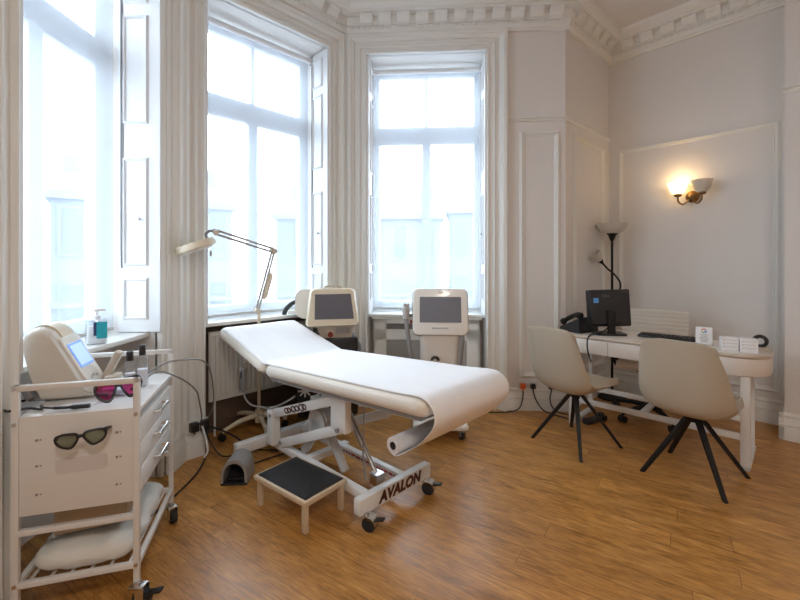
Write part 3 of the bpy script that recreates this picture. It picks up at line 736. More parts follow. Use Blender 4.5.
# ------------------------------------------------------------------ trolley
TA = math.radians(16.7); TO = V((-1.396, 1.498, 0)); TW, TL = .385, .55
tr = thing('beauty_trolley', 'white metal beauty trolley with three drawers beside the window', 'trolley', TO, TA)
ts = .022
f = MB()
for x in (0, TW):
    for y in (0, TL): f.bx(x-ts/2, x+ts/2, y-ts/2, y+ts/2, .085, .884, r=.004)
for y in (0, TL):
    f.bx(-ts/2, TW+ts/2, y-ts/2, y+ts/2, .862, .884, r=.004)
    f.bx(0, TW, y-ts/2, y+ts/2, .335, .357, r=.004); f.bx(0, TW, y-ts/2, y+ts/2, .145, .167, r=.004)
for x in (0, TW):
    f.bx(x-ts/2, x+ts/2, 0, TL, .145, .167, r=.004)
f.build('frame', M['trolley'], tr)
WT = .765; tp = MB(); tp.bx(-.004, TW+.010, .013, TL-.012, WT-.020, WT, r=.004); tp.build('worktop', M['white'], tr)
ep = MB(); ep.bx(ts/2, TW-ts/2, -.006, .006, .405, .768, r=.003); po = ep.build('end_panel', M['trolley'], tr)
fp = MB(); fp.prism(rrect(.165, .055, .01, 4), .002, mx=T(.205, -.006, .575) @ Rx(PI/2) @ Rz(.03)); fp.build('faded_label', mat('faded_label', (.64, .60, .585), .5), po)
for x in (.065, TW-.065):
    for z in (.68, .585, .48):
        s = MB(); s.sphere((x, -.008, z), .0045, seg=8); s.sphere((x+.012, -.007, z), .003, seg=8); s.build('screw', M['greyp'], po)
for x in (0, TW):
    for z in (.745, .16): s = MB(); s.cyl((x, -.011, z), (x, -.016, z), .007, seg=10); s.build('bolt', M['chrome'], tr)
ca = MB(); ca.bx(.02, TW-.03, .04, TL-.03, .42, .745); ca.build('drawer_case', M['greyp'], tr)
for z0, z1 in ((.415, .510), (.517, .610), (.617, .706)):
    d = MB(); d.bx(TW-.035, TW+.004, .045, TL-.035, z0, z1, r=.003); do = d.build('drawer', M['white'], tr)
    h = MB(); zz = (z0+z1)/2+.015; h.tube([(TW, TL*.5-.06, zz), (TW+.028, TL*.5-.06, zz), (TW+.028, TL*.5+.07, zz), (TW, TL*.5+.07, zz)], .006, 6); h.build('drawer_handle', M['chrome'], do)
for k_ in range(6):
    MB().cyl((TW*(k_+.5)/6, 0, .152), (TW*(k_+.5)/6, TL, .152), .006, seg=8).build('shelf_rod', M['trolley'], tr)
for x in (0, TW):
    for y in (0, TL): castor(tr, x, y-.01, .034, .088, 'chrome', -1.9 if y == 0 else -2.6, brake=(y == 0))
Lt = tr.matrix_world = Matrix.LocRotScale(TO, Matrix.Rotation(TA, 3, 'Z').to_quaternion(), None)
def tl(x, y, z): return (Lt @ V((x, y, z)))
# bag-wrapped pillow and box on the shelf
pl = MB()
def lump(u, v):
    th = 2*PI*u; y = .014+(TL-.028)*v; e = max(1e-7, 1-abs(2*v-1)**6)
    w = (.176+.006*math.sin(7*v*PI))*e**.22; h = (.046+.008*math.sin(4*v*PI+.6)+.006*math.sin(11*v))*e**.35
    c = math.cos(th); s = math.sin(th)
    return (.195+w*(abs(c)**.7)*(1 if c > 0 else -1), y, (.1585+.043)+h*(abs(s)**.8)*(1 if s > 0 else -1)*(1+.07*math.sin(7*th+9*v)+.05*math.sin(13*th-5*v)))
pl.grid(lump, 60, 54)
zmin = min(v.co.z for v in pl.bm.verts); 
pl.xform(lambda c: (c.x, c.y, max(c.z, .159)))
po = pl.build('wrapped_pillow', M['cloth'], angle=80); po.matrix_world = Lt; tag(po, 'white plastic wrapped pillow on the bottom shelf of the trolley', 'pillow')
cb = thing('cardboard_box', 'open brown cardboard box lying behind the pillow under the trolley', 'box', tl(.195, .10, .0), TA+.12)
k = MB(); k.bx(-.115, .125, -.008, .008, .272, .400, r=.002); k.build('front_flap', M['card'], cb)
k = MB(); k.bx(-.115, .125, .009, .20, .272, .385, r=.002); k.build('box_body', M['card'], cb)

# laser unit on the trolley
def small_laser():
    t = thing('tabletop_laser', 'beige slanted laser unit with a lit blue screen on the trolley', 'laser machine', tl(.005, .165, WT+.004), TA)
    prof = [(.0, .0), (.150, .0), (.158, .015), (.150, .045), (.040, .250), (.012, .285), (-.02, .298), (-.055, .288), (-.078, .262), (-.08, .225), (-.045, .08), (-.015, .01)]
    D = .20
    pr3 = [(V((x, 0, z))) for x, z in prof]
    cx, cz = .035, .13
    def sc(k, y): return [(cx+(x-cx)*k, y, cz+(z-cz)*k) for x, z in prof]
    def pts(y, k):  # smooth outline
        q = catmull([V((cx+(x-cx)*k, y, max(0, cz+(z-cz)*k))) for x, z in prof]+[V((cx+(prof[0][0]-cx)*k, y, max(0, cz+(prof[0][1]-cz)*k)))], 4); return q[:-1]
    m = MB(); m.loft([pts(0, .86), pts(.012, .94), pts(.035, 1.0), pts(D-.035, 1.0), pts(D-.012, .94), pts(D, .86)])
    m.build('housing', mat('laser_beige', (.68, .63, .55), .35), t, angle=50)
    # sloping front plane frame: origin on the slope
    p0 = V((.150, 0, .045)); p1 = V((.040, 0, .250)); up = (p1-p0).normalized(); n = V((up.z, 0, -up.x))
    fm = Matrix(((0, up.x, n.x, p0.x), (1, up.y, n.y, 0), (0, up.z, n.z, p0.z), (0, 0, 0, 1)))
    a = MB(); a.prism(rrect(D-.045, .232, .02, 4), .010, mx=fm @ T(D/2, .116, -.002), r=.004, seg=2); a.build('front_panel', M['devw'], t)
    a = MB(); a.prism(rrect(.122, .112, .004, 2), .002, mx=fm @ T(D/2, .138, .008)); sb = a.build('screen_border', M['litb'], t)
    a = MB(); a.prism(rrect(.104, .094, .003, 2), .0015, mx=fm @ T(D/2, .138, .010)); a.build('screen', M['lit'], sb)
    for k, yy in enumerate((.07, .095, .12)):
        a = MB(); a.cyl(fm @ V((yy, .028+.006*(k % 2), .008)), fm @ V((yy, .028+.006*(k % 2), .013)), .007, seg=12); a.build('button', M['lgrey'], t)
    # ribbed grip on top
    tp0 = V((.058, 0, .236)); a = MB(); q = catmull([V((.046, 0, .242)), V((.018, 0, .283)), V((-.018, 0, .300)), V((-.052, 0, .291))], 5)
    a.loft([[(p.x, .055, p.z), (p.x, .15, p.z), (p.x+.002, .15, p.z+.006), (p.x+.002, .055, p.z+.006)] for p in q]); a.build('grip_pad', M['cream'], t)
    a = MB(); a.bx(-.06, .05, .02, D-.02, 0, .022, r=.006); a.box((-.055, .05, .04), (.03, .10, .06), r=.008, rot=Ry(-.4)); a.build('stand', M['greyp'], t)
    a = MB(); a.box((.185, .17, .090), (.028, .05, .15), r=.008, rot=Ry(.42)); a.build('handpiece_rest', M['creamd'], t)
    a = MB(); a.box((.198, .15, .031), (.05, .09, .06), r=.01); a.build('rest_foot', M['creamd'], t)
small_laser()

def bottle(x, y, label, s=1.0):
    t = thing('lotion_bottle', label, 'bottle', tl(x, y, WT+.001), .3, 'clear bottles on the trolley')
    m = MB(); m.lathe([(.0, 0), (.021, 0), (.023, .004), (.023, .088*s), (.020, .094*s), (.012, .098*s), (.011, .104*s)], 22); m.build('bottle_body', M['clear'], t)
    m = MB(); m.lathe([(.0, .004), (.0205, .004), (.0205, .055*s), (0, .055*s)], 18); m.build('lotion', M['whitep'], t)
    m = MB(); m.lathe([(0, .100*s), (.014, .100*s), (.014, .130*s), (.012, .133*s), (0, .133*s)], 18); m.build('cap', M['black'], t)
bottle(.275, .29, 'small clear bottle with black cap on the trolley, next to the laser unit', 1.25)
bottle(.315, .325, 'taller clear bottle with black cap beside the trolley drawers', 1.40)
def sanitizer():
    p = mx1 @ V((1.03, .10, .90))
    t = thing('sanitizer_bottle', 'clear pump bottle with a teal label on the window sill', 'bottle', p, math.radians(36))
    t.scale = (1.06, 1.06, 1.06)
    m = MB(); m.prism(rrect(.088, .045, .015, 4), .125, r=.010); m.build('bottle_body', M['clear'], t)
    m = MB(); m.prism(rrect(.078, .036, .012, 4), .085, mx=T(0, 0, .006)); m.build('gel', M['whitep'], t)
    m = MB(); m.bx(.0, .0435, -.0245, -.0225, .03, .112); m.build('teal_label', M['teal'], t)
    m = MB(); m.bx(-.012, .0, -.0245, -.0225, .045, .112); m.build('navy_label', M['navy'], t)
    m = MB(); m.lathe([(0, .122), (.017, .122), (.017, .142), (.006, .145), (.006, .165), (0, .165)], 16); m.box((.012, -.006, .170), (.05, .016, .014), r=.004); m.build('pump', M['whitep'], t)
sanitizer()
def goggles(name, label, loc, rot, lens, rimm, parent_mx=None):
    t = thing(name, label, 'goggles', loc); t.rotation_euler = rot
    fr = MB()
    for sx in (-1, 1):
        o = [(.009, .006), (.014, .021), (.044, .025), (.074, .021), (.077, .002), (.062, -.017), (.036, -.026), (.020, -.013)]
        pts = catmull([V((sx*x, 0, z)) for x, z in o]+[V((sx*o[0][0], 0, o[0][1]))], 4)[:-1]
        fr.tube(pts, .0045, 6, loop=True)
        ln = MB(); ln.prism([(p.x, p.z) for p in pts], .002, mx=Rx(PI/2) @ T(0, 0, -.001)); ln.build('lens', M[lens], t)
        ar = MB(); ar.tube([(sx*.071, 0, .014), (sx*.078, .012, .014), (sx*.076, .05, .010), (sx*.04, .060, .002)] if name else [], .005, 6, smooth=4); ar.build('temple', M[rimm], t)
    fr.bx(-.014, .014, -.005, .005, .006, .018, r=.003); fr.build('frame', M[rimm], t)
    return t
g = goggles('laser_goggles', 'black goggles with green lenses hanging on the trolley end panel', tl(.232, -.082, .695), (0, -.10, TA), 'greenlens', 'black')
gp_ = goggles('safety_goggles', 'pink tinted safety goggles lying on the trolley top', tl(.292, .100, WT+.052), (-.5, -.12, TA+.30), 'pink', 'black')
gp_.scale = (1.0, 1.2, 1.5)
pk = MB(); pk.box((0, 0, .012), (.10, .06, .022), r=.008, seg=3); pk.xform(lambda c: (c.x, c.y, c.z+.006*math.sin(60*c.x)*math.sin(50*c.y)))
p_ = pk.build('foil_packet', mat('blue_white_packet', (.55, .62, .75), .35, var=.35, scale=30)); p_.location = tl(.245, .20, WT+.009); p_.rotation_euler = (0, .1, .4); tag(p_, 'crumpled blue and white packet between the laser unit and the bottles', 'packet')
for i, (x, y, a, w, h, zz, lab) in enumerate(((.13, .075, .35, .15, .075, 0, 'white paper sheet lying along the trolley front rail'), (.155, .10, -.2, .12, .06, .0016, 'smaller white leaflet overlapping the paper sheet on the trolley'))):
    q = MB(); q.bx(-w/2, w/2, -h/2, h/2, 0, .0015); o = q.build('paper_sheet', M['whitep']); o.location = tl(x, y, WT+.001+zz); o.rotation_euler = (0, 0, TA+a); tag(o, lab, 'paper')
q = MB(); q.tube([tl(.06, .05, WT+.016), tl(.10, .04, WT+.014), tl(.16, .037, WT+.013), tl(.215, .037, WT+.013)], [.004]*5+[.006]*5+[.009]*6, 8, smooth=5); o = q.build('marker_pen', M['black']); tag(o, 'black pen lying on papers behind the trolley rail', 'pen')
# ------------------------------------------------------------------ cables and sockets by the trolley
def cable(name, pts, r, m, label, sm=8, cat='cable', group=None):
    o = MB().tube(pts, r, 7, smooth=sm).build(name, M[m]); return tag(o, label, cat, group)
sk = mx2 @ V((.115, -.075, .0))
def socket(name, label, loc, rz, n, z, w=.146):
    t = thing(name, label, 'socket', (loc[0], loc[1], z), rz)
    MB().bx(-w/2, w/2, -.012, .0, -.043, .043, r=.006).build('faceplate', M['white'], t)
    return t
p = mx2 @ V((.105, -.060, .215)); a2 = mx2.to_euler().z
s1 = socket('wall_socket', 'white double wall socket full of plugs between the two side windows', p, a2, 2, .215)
def plug(parent_frame, x, z, colr, label, group=None, size=(.045, .038, .045)):
    t = thing('plug', label, 'plug', parent_frame @ V((x, 0, z)), parent_frame.to_euler().z, group)
    MB().box((0, -.018-size[1]/2+.006, 0), size, r=.008, seg=2).build('plug_body', M[colr], t)
    MB().cyl((0, -.018-size[1]/2, -size[2]/2), (0, -.018-size[1]/2, -size[2]/2-.018), .006, seg=8).build('strain_relief', M[colr], t)
    return t
F1 = mx2 @ T(.105, -.060, .215)
plug(F1, -.035, .005, 'black', 'black adaptor plug in the socket nearer the trolley', None, (.055, .05, .06))
plug(F1, .035, .0, 'black', 'black adaptor plug in the socket nearer the radiator', None, (.05, .045, .075))
a = tl(.30, .42, .795)
cable('device_cable', [tl(-.07, .20, WT+.008), tl(-.10, .12, WT+.012), tl(-.055, .06, WT+.010), tl(.0, .075, WT+.012), tl(.05, .055, WT+.010), tl(.03, .10, WT+.010)], .005, 'cable', 'black cable curling beside the slanted laser unit on the trolley')
cable('grey_cord', [tl(.30, .40, WT+.008), tl(.36, .43, .80), tl(.45, .48, .74), (-1.14, 2.30, .62), (-1.22, 2.50, .50), (-1.33, 2.76, .28), (-1.395, 2.80, .215)], .0045, 'gcable', 'grey cord dropping from the trolley top to the wall socket')
cable('looped_cord', [tl(.28, .45, WT+.008), tl(.36, .46, .825), tl(.44, .50, .835), (-1.13, 2.36, .77), (-1.20, 2.62, .62), (-1.25, 2.76, .38), (-1.345, 2.86, .235)], .0045, 'gcable', 'grey cord arching highest between trolley and wall socket')
cable('black_cord', [(-1.345, 2.86, .17), (-1.32, 2.80, .03), (-1.28, 2.60, .006), (-1.28, 2.35, .006), (-1.30, 2.15, .006)], .006, 'cable', 'black cord on the floor running from the socket towards the trolley')
cable('power_lead', [(-1.335, 2.85, .20), (-1.27, 2.88, .17), (-1.17, 2.92, .10), (-1.10, 2.98, .02), (-1.0, 3.10, .008), (-.85, 3.14, .008), (-.74, 3.30, .008)], .007, 'cable', 'black cord running from the socket along the floor under the couch head')
cable('thin_cord', [(-1.338, 2.835, .185), (-1.28, 2.79, .11), (-1.19, 2.77, .03), (-1.10, 2.88, .008), (-1.00, 2.92, .008), (-.86, 2.90, .008)], .005, 'cable', 'thin black cord crossing the magnifier lamp base')
cable('white_lead', [(-1.345, 2.80, .22), (-1.29, 2.74, .16), (-1.27, 2.72, .09), (-1.29, 2.71, .05)], .007, 'wcable', 'short white lead hanging below the double socket')
cable('pedal_cord', [(-.99, 2.635, .02), (-.96, 2.72, .008), (-.88, 2.80, .008), (-.80, 2.86, .008), (-.70, 2.94, .008)], .005, 'cable', 'black cord from the foot pedal running under the couch base')
cable('hanging_loop', [tl(-.035, .18, .56), tl(-.06, .16, .53), tl(-.075, .15, .49), tl(-.06, .155, .46), tl(-.035, .17, .46)], .005, 'cable', 'small black cable loop sticking out behind the trolley end panel')

# ------------------------------------------------------------------ sockets on the front wall
p = mxC @ V((LC-.32, 0, .235)); aC = mxC.to_euler().z
socket('wall_socket', 'white wall socket carrying an orange plug on the far wall', mxC @ V((LC-.345, 0, 0)), aC, 2, .235)
socket('wall_socket', 'white wall socket carrying one black plug behind the tub chair near the desk', mxC @ V((LC-.18, 0, 0)), aC, 2, .235)
FC = mxC @ T(0, 0, .222)
plug(FC, LC-.385, 0, 'orange', 'orange plug in the far wall socket')
plug(FC, LC-.295, 0, 'black', 'black plug right next to the orange plug')
plug(FC, LC-.135, 0, 'black', 'black plug on its own in the socket behind the tub chair')
w_ = lambda x, y, z: mxC @ V((x, y, z))
cable('orange_plug_cord', [w_(LC-.385, -.034, .185), w_(LC-.39, -.05, .12), w_(LC-.43, -.07, .03), w_(LC-.55, -.10, .008), w_(LC-.80, -.12, .008), w_(LC-1.0, -.2, .008)], .0055, 'cable', 'black cord from the orange plug trailing to the white laser console')
cable('power_lead', [w_(LC-.295, -.034, .185), w_(LC-.27, -.05, .10), w_(LC-.22, -.09, .03), w_(LC-.14, -.14, .008), w_(LC-.08, -.19, .008), w_(LC-.045, -.22, .008)], .0055, 'cable', 'black cord from the middle plug running to the desk leg')
cable('power_lead', [w_(LC-.135, -.034, .185), w_(LC-.15, -.05, .10), w_(LC-.12, -.08, .03), w_(LC-.04, -.11, .008), w_(LC+.03, -.12, .008), w_(LC+.06, -.10, .008)], .0055, 'cable', 'black cord from the single plug coiling at the desk leg')

# ------------------------------------------------------------------ desk
DA = math.atan2(-.604, .797)-math.radians(7.5); DO = V((2.19, 2.61, 0))     # near right corner of the top
Dm = T(*DO) @ Rz(DA)
desk = thing('desk', 'white writing desk with rounded ends and metal trestle legs', 'desk', DO, DA)
DL, DD = 1.36, .52
def dpoly(g=0):
    return [(x-DL/2+.115, y+DD/2) for x, y in rrect(DL-2*g, DD-2*g, .19, 10)]
k = MB(); k.prism(dpoly(.0), .115, mx=T(0, 0, .605), r=.008, seg=2); k.build('apron', M['desk'], desk)
k = MB(); k.prism(dpoly(-.006), .022, mx=T(0, 0, .722), r=.008, seg=3); k.build('top', M['desktop'], desk)
k = MB(); k.prism(dpoly(.02), .004, mx=T(0, 0, .742)); k.build('inlay', M['desk'], desk)
# drawer gap lines on the front
k = MB()
for x in (-.41, -.82): k.bx(x-.0015, x+.0015, -.002, .006, .61, .715)
k.build('drawer_gap', M['greyp'], desk)
lx0, lx1 = -1.11, -.005
for x in (lx0, lx1):
    for y, n in ((.05, 0), (.46, 1)):
        w = .050 if y < .1 else .035
        MB().bx(x-w/2, x+w/2, y-.02, y+.02, 0.0, .61, r=.004).build('leg', M['white'], desk)
    MB().bx(x-.025, x+.025, .03, .48, .0, .028, r=.004).build('foot_bar', M['white'], desk)
for y in (.05, .46): MB().bx(lx0, lx1, y-.014, y+.014, .185, .225, r=.004).build('stretcher', M['white'], desk)
MB().bx(-.62, -.58, .06, .45, .19, .22, r=.004).build('cross_bar', M['white'], desk)
dl = lambda x, y, z=.7465: Dm @ V((x, y, z))

# monitor (seen from behind)
def monitor():
    # screen faces the far side of the desk
    t = thing('computer_monitor', 'black computer monitor seen from behind on the desk', 'monitor', dl(-.88, .21), math.radians(-7))
    F = T(0, 0, .215) @ Rx(-.06) @ Ry(-.035)
    k = MB(); k.prism(rrect(.335, .300, .012, 3), .03, mx=F @ Rx(PI/2) @ T(0, 0, -.03), r=.005, seg=2); k.build('display_case', M['black'], t)
    k = MB(); k.loft([[(x, .0, z) for x, z in rrect(.32, .28, .015, 3)], [(x, -.035, z) for x, z in rrect(.295, .25, .02, 3)]], mx=F); k.build('rear_cover', M['black'], t)
    k = MB(); k.bx(-.152, .152, .0305, .032, -.130, .135, mx=F); k.build('screen', M['screen'], t)
    k = MB(); k.box((0, -.058, .10), (.055, .03, .20), r=.006); k.build('stand_neck', M['blackmetal'], t)
    k = MB(); k.prism(rrect(.24, .17, .04, 5), .014, mx=T(0, -.005, .001), r=.005); k.build('stand_base', M['black'], t)
    k = MB(); k.bx(-.128, -.088, -.0368, -.0348, .045, .085, mx=F); k.build('blue_sticker', M['bluest'], t)
    text_mesh('lettering', 'DELL', .026, M['dgreytext'], t, F @ T(-.03, -.0356, .100) @ Rx(PI/2 + .0), bold=.0008)
    k = MB(); k.tube([(-.02, -.045, .06), (-.07, -.07, .03), (-.13, -.09, .016), (-.19, -.145, .014), (-.225, -.185, -.02), (-.225, -.19, -.10), (-.20, -.19, -.19)], .006, 7, smooth=6); k.build('monitor_cable', M['cable'], t)
    k = MB(); k.cyl((.03, -.037, .085), (.03, -.041, .085), .006, seg=10); k.build('lock_slot', M['lgrey'], t)
monitor()
def phone():
    t = thing('desk_phone', 'black desk telephone beside the monitor', 'telephone', dl(-1.12, .20), math.radians(26))
    t.scale = (1.15, 1.15, 1.15)
    k = MB(); k.loft([[(-.10, -.09, .0), (.10, -.09, .0), (.10, .09, .0), (-.10, .09, .0)], [(-.095, -.085, .11), (.095, -.085, .11), (.095, .085, .03), (-.095, .085, .03)]]); k.build('phone_body', M['black'], t)
    k = MB(); k.tube([(-.07, -.085, .125), (-.07, -.03, .125), (-.07, .05, .085), (-.07, .085, .06)], [.024]*4+[.017]*8+[.024]*4, 10, smooth=5); k.build('handset', M['blackmetal'], t)
    k = MB(); k.box((.03, .0, .085), (.10, .09, .006), rot=Rx(-.44)); k.build('keypad', M['greyp'], t)
phone()
k = MB(); kt = thing('keyboard', 'black keyboard lying on the desk in front of the office chair', 'keyboard', dl(-.47, .33), DA+.08)
k.box((0, 0, .010), (.43, .14, .018), r=.004); k.build('keyboard_case', M['black'], kt)
k = MB()
for i in range(14):
    for j in range(5): k.box((-.195+i*.03, -.05+j*.025, .021), (.024, .020, .006))
k.build('key_block', M['blackmetal'], kt)

def card_stand():
    t = thing('card_stand', 'small white card stand printed with a coloured ring letter G on the desk', 'sign', dl(-.25, .24), DA+.16)
    F = T(0, 0, .062) @ Rx(-.12)
    MB().box((0, 0, 0), (.098, .004, .122), r=.0015, mx=F).build('card', M['whitep'], t)
    MB().bx(-.048, .048, -.012, .025, 0, .006, r=.002).build('stand_foot', M['clear'], t)
    for m_, a0, a1 in (('G_r', 35, 150), ('G_y', 150, 210), ('G_g', 210, 310), ('G_b', 310, 360)):
        k = MB(); n = 10
        k.tube([V(F @ V((.014*math.cos(math.radians(a0+(a1-a0)*i/n)), -.0022, .034+.014*math.sin(math.radians(a0+(a1-a0)*i/n))))) for i in range(n+1)], .0032, 5); k.build('logo_arc', M[m_], t)
    MB().bx(.001, .016, -.0042, -.0018, .031, .037, mx=F).build('logo_bar', M['G_b'], t)
    k = MB()
    for z, w in ((.006, .05), (-.004, .036), (-.014, .05), (-.024, .05), (-.032, .044), (-.042, .04)): k.bx(-w/2, w/2, -.0028, -.0018, z-.0016, z+.0016, mx=F)
    k.build('small_print', M['greytext'], t)
card_stand()
def leaflet_box(x, y, rz, label):
    t = thing('leaflet_box', label, 'box', dl(x, y), DA+rz, 'white boxes on the desk')
    MB().bx(-.046, .046, -.04, .04, 0, .086, r=.002).build('carton', M['whitep'], t)
    k = MB()
    for z in (.028, .050, .072):
        k.bx(-.036, .036, -.0408, -.0398, z-.0012, z+.0012); k.bx(-.038, -.030, -.0409, -.0398, z-.008, z-.003)
    k.build('printed_lines', M['lgrey'], t)
leaflet_box(-.098, .13, .26, 'white printed box next to the card stand on the desk')
leaflet_box(.0, .145, .22, 'white printed box at the rounded desk end')
t = thing('tape_dispenser', 'dark tape roll on a tray at the rounded desk end', 'tape', dl(.04, .32), DA)
k = MB(); k.prism(rrect(.11, .09, .03, 5), .012, mx=T(.0, .0, .001)); k.build('tray', M['creamd'], t)
k = MB(); n = 20; k.tube([(.01+.033*math.cos(2*PI*i/n), .0, .052+.033*math.sin(2*PI*i/n)) for i in range(n)], .012, 8, loop=True); k.build('tape_roll', M['black'], t)
# small hub under the desk on the stretcher
t = thing('cable_hub', 'black power strip lying by the desk trestle foot', 'power strip', dl(-.985, .20, 0), DA+1.25)
MB().bx(-.12, .12, -.03, .03, .002, .042, r=.006).build('strip_body', M['black'], t)
MB().bx(.06, .09, -.02, .02, .042, .07, r=.004).build('strip_plug', M['black'], t)

# ------------------------------------------------------------------ chairs
def tub_chair():
    t = thing('tub_chair', 'x', 'chair')
    P = [(.235, .450, .180, .012), (.20, .458, .200, .020), (.10, .440, .222, .040), (-.02, .425, .240, .062), (-.12, .418, .254, .080), (-.190, .440, .262, .088), (-.228, .505, .260, .080),
         (-.248, .61, .248, .062), (-.262, .71, .230, .044), (-.270, .80, .206, .026), (-.276, .852, .192, .016), (-.277, .872, .175, .012)]
    Q = catmull([V((a, b, 0)) for a, b, c, d in P], 3); S = catmull([V((c, d, 0)) for a, b, c, d in P], 3)
    n = len(Q)-1
    def f(u, v):
        i = round(v*n); p = Q[i]; s = S[i]; tq = (Q[min(i+1, n)]-Q[max(i-1, 0)]).normalized(); nm = V((-tq.y, tq.x))  # towards the sitter
        if nm.y < 0 and nm.x < 0: nm = -nm
        nm = V((tq.y, -tq.x)) if V((tq.y, -tq.x)).dot(V((.6, .8))) > 0 else V((-tq.y, tq.x))
        w = u*2-1; e = abs(w)**3.2*s.y
        return (w*s.x*(1-.08*abs(w)**4*min(1, s.y/.06)), -(p.x+nm.x*e), p.y+nm.y*e-.018*abs(w)**5*max(0, (v-.75)/.25))      # local -y is forward
    m = MB(); m.grid(f, 18, n); o = m.build('seat_shell', M['chair'], t, angle=180)
    sd = o.modifiers.new('thickness', 'SOLIDIFY'); sd.thickness = .042; sd.offset = 1 if False else 0
    bv = o.modifiers.new('round', 'BEVEL'); bv.width = .014; bv.segments = 3; bv.limit_method = 'ANGLE'; bv.angle_limit = math.radians(50)
    k = MB()
    pts = []
    for i in range(19): 
        q = V(f(.06+.88*i/18, 9.3/11)); pts.append(q+V((0, .0225, .0)))
    k = MB(); k.cyl((0, 0, .395), (0, 0, .425), .09, .12, 24); k.cyl((0, 0, .335), (0, 0, .40), .030, .034, 18); k.build('swivel_hub', M['blackmetal'], t)
    for i in range(4):
        a = PI/4+i*PI/2; c, s = math.cos(a), math.sin(a)
        m = MB(); z0 = V((.02*c, .02*s, .385)); z1 = V((.305*c, .305*s, .0))
        d = V((-s, c, 0))
        rings = []
        for k_, (w, h) in ((0, (.017, .024)), (.12, (.016, .022)), (1, (.010, .012))):
            p = z0+(z1-z0)*k_; 
            if k_ == 1: rings.append([p+d*w+V((c, s, 0))*h, p-d*w+V((c, s, 0))*h, p-d*w-V((c, s, 0))*h, p+d*w-V((c, s, 0))*h])
            else: rings.append([p+d*w+V((0, 0, h)), p-d*w+V((0, 0, h)), p-d*w-V((0, 0, h*.8)), p+d*w-V((0, 0, h*.8))])
        m.loft(rings); m.build('leg', M['blackmetal'], t)
    return t
ch1 = tub_chair()
ch2 = copytree(ch1)
def face(t, x, y, fx, fy): t.location = (x, y, 0); t.rotation_euler = (0, 0, math.atan2(fy, fx)+PI/2)
face(ch1, 1.30, 3.05, .88, .47); face(ch2, 1.85, 2.59, .80, .60)
tag(ch1, 'taupe tub chair with black splayed legs, nearer the couch', group='taupe tub chairs at the desk'); tag(ch2, 'taupe tub chair with black splayed legs, turned straight to the desk end with the boxes', group='taupe tub chairs at the desk')

def office_chair():
    t = thing('office_chair', 'off-white ribbed office chair on castors behind the desk', 'chair', (2.15, 3.53, 0), math.atan2(-.80, -.60)+PI/2)
    k = MB(); k.box((0, -.02, .475), (.47, .46, .07), r=.03, seg=4); k.build('seat', M['ochair'], t)
    b = MB()
    for i in range(9):
        z = .60+i*.036; y = .245+.020*math.sin((z-.56)*4)
        b.box((0, y, z), (.52, .030, .040), r=.008, seg=3)
    b.build('backrest', M['ochair'], t, angle=60)
    k = MB(); k.tube([(0, .10, .43), (0, .24, .44), (0, .275, .52), (0, .275, .62)], .02, 8, smooth=5); k.build('back_bracket', M['blackmetal'], t)
    for sx in (-1, 1):
        k = MB(); k.tube([(sx*.24, .05, .45), (sx*.285, .05, .48), (sx*.285, .05, .57), (sx*.285, -.17, .575), (sx*.27, -.18, .54), (sx*.24, -.17, .455)], .012, 8, smooth=6); k.build('armrest', M['blackmetal'], t)
    k = MB(); k.bx(-.10, .10, -.10, .10, .40, .44, r=.01); k.cyl((0, 0, .10), (0, 0, .41), .026); k.build('gas_lift', M['blackmetal'], t)
    for i in range(5):
        a = 2*PI*i/5+.3; c, s = math.cos(a), math.sin(a)
        k = MB(); k.tube([(0, 0, .105), (.15*c, .15*s, .10), (.30*c, .30*s, .075)], [.024, .02, .014], 8); lg = k.build('base_leg', M['blackmetal'], t)
        w = MB(); p = V((.30*c, .30*s, .028)); q = V((-s, c, 0)); w.cyl(p-q*.026, p+q*.026, .028, seg=14); w.cyl(p, p+V((0, 0, .05)), .008, seg=8); w.build('castor', M['black'], lg)
office_chair()

# ------------------------------------------------------------------ lamps
def floor_lamp():
    bx, by = 2.09, 4.06
    t = thing('floor_lamp', 'black mother and child floor lamp with white glass bowls in the corner', 'floor lamp', (bx, by, 0))
    m = MB(); m.lathe([(0, 0), (.13, 0), (.13, .012), (.10, .025), (.02, .035), (0, .035)], 28); m.build('base', M['blackmetal'], t)
    MB().cyl((0, 0, .03), (0, 0, 1.60), .0115, seg=12).build('pole', M['blackmetal'], t)
    m = MB(); m.lathe([(.012, 1.545), (.02, 1.56), (.036, 1.60), (.055, 1.622), (.0, 1.622)], 20); m.build('shade_cup', M['blackmetal'], t)
    m = MB(); m.lathe([(.045, 1.618), (.09, 1.635), (.125, 1.668), (.142, 1.715), (.138, 1.715), (.120, 1.672), (.088, 1.641), (.045, 1.625)], 32, cap=False); m.build('bowl_shade', M['shade'], t)
    A = V((.005, -.01, 1.02)); tip = V((-.125, -.03, 1.345))
    m = MB(); m.tube([A, V((.06, -.02, 1.06)), V((.065, -.025, 1.14)), V((0, -.03, 1.225)), V((-.06, -.03, 1.275)), tip], .009, 8, smooth=6)
    m.build('reading_arm', M['blackmetal'], t)
    d = (tip-V((-.06, -.03, 1.275))).normalized(); q = V((0, 0, 1)).rotation_difference(d).to_matrix().to_4x4(); mx = Matrix.Translation(tip) @ q
    m = MB(); m.lathe([(.010, -.03), (.014, -.015), (.030, .012), (0, .012)], 16, mx=mx); m.build('reading_cup', M['blackmetal'], t)
    m = MB(); m.lathe([(.022, .008), (.045, .03), (.058, .065), (.062, .10), (.058, .10), (.054, .066), (.042, .034), (.022, .012)], 24, mx=mx, cap=False); m.build('reading_shade', M['shade'], t)
floor_lamp()
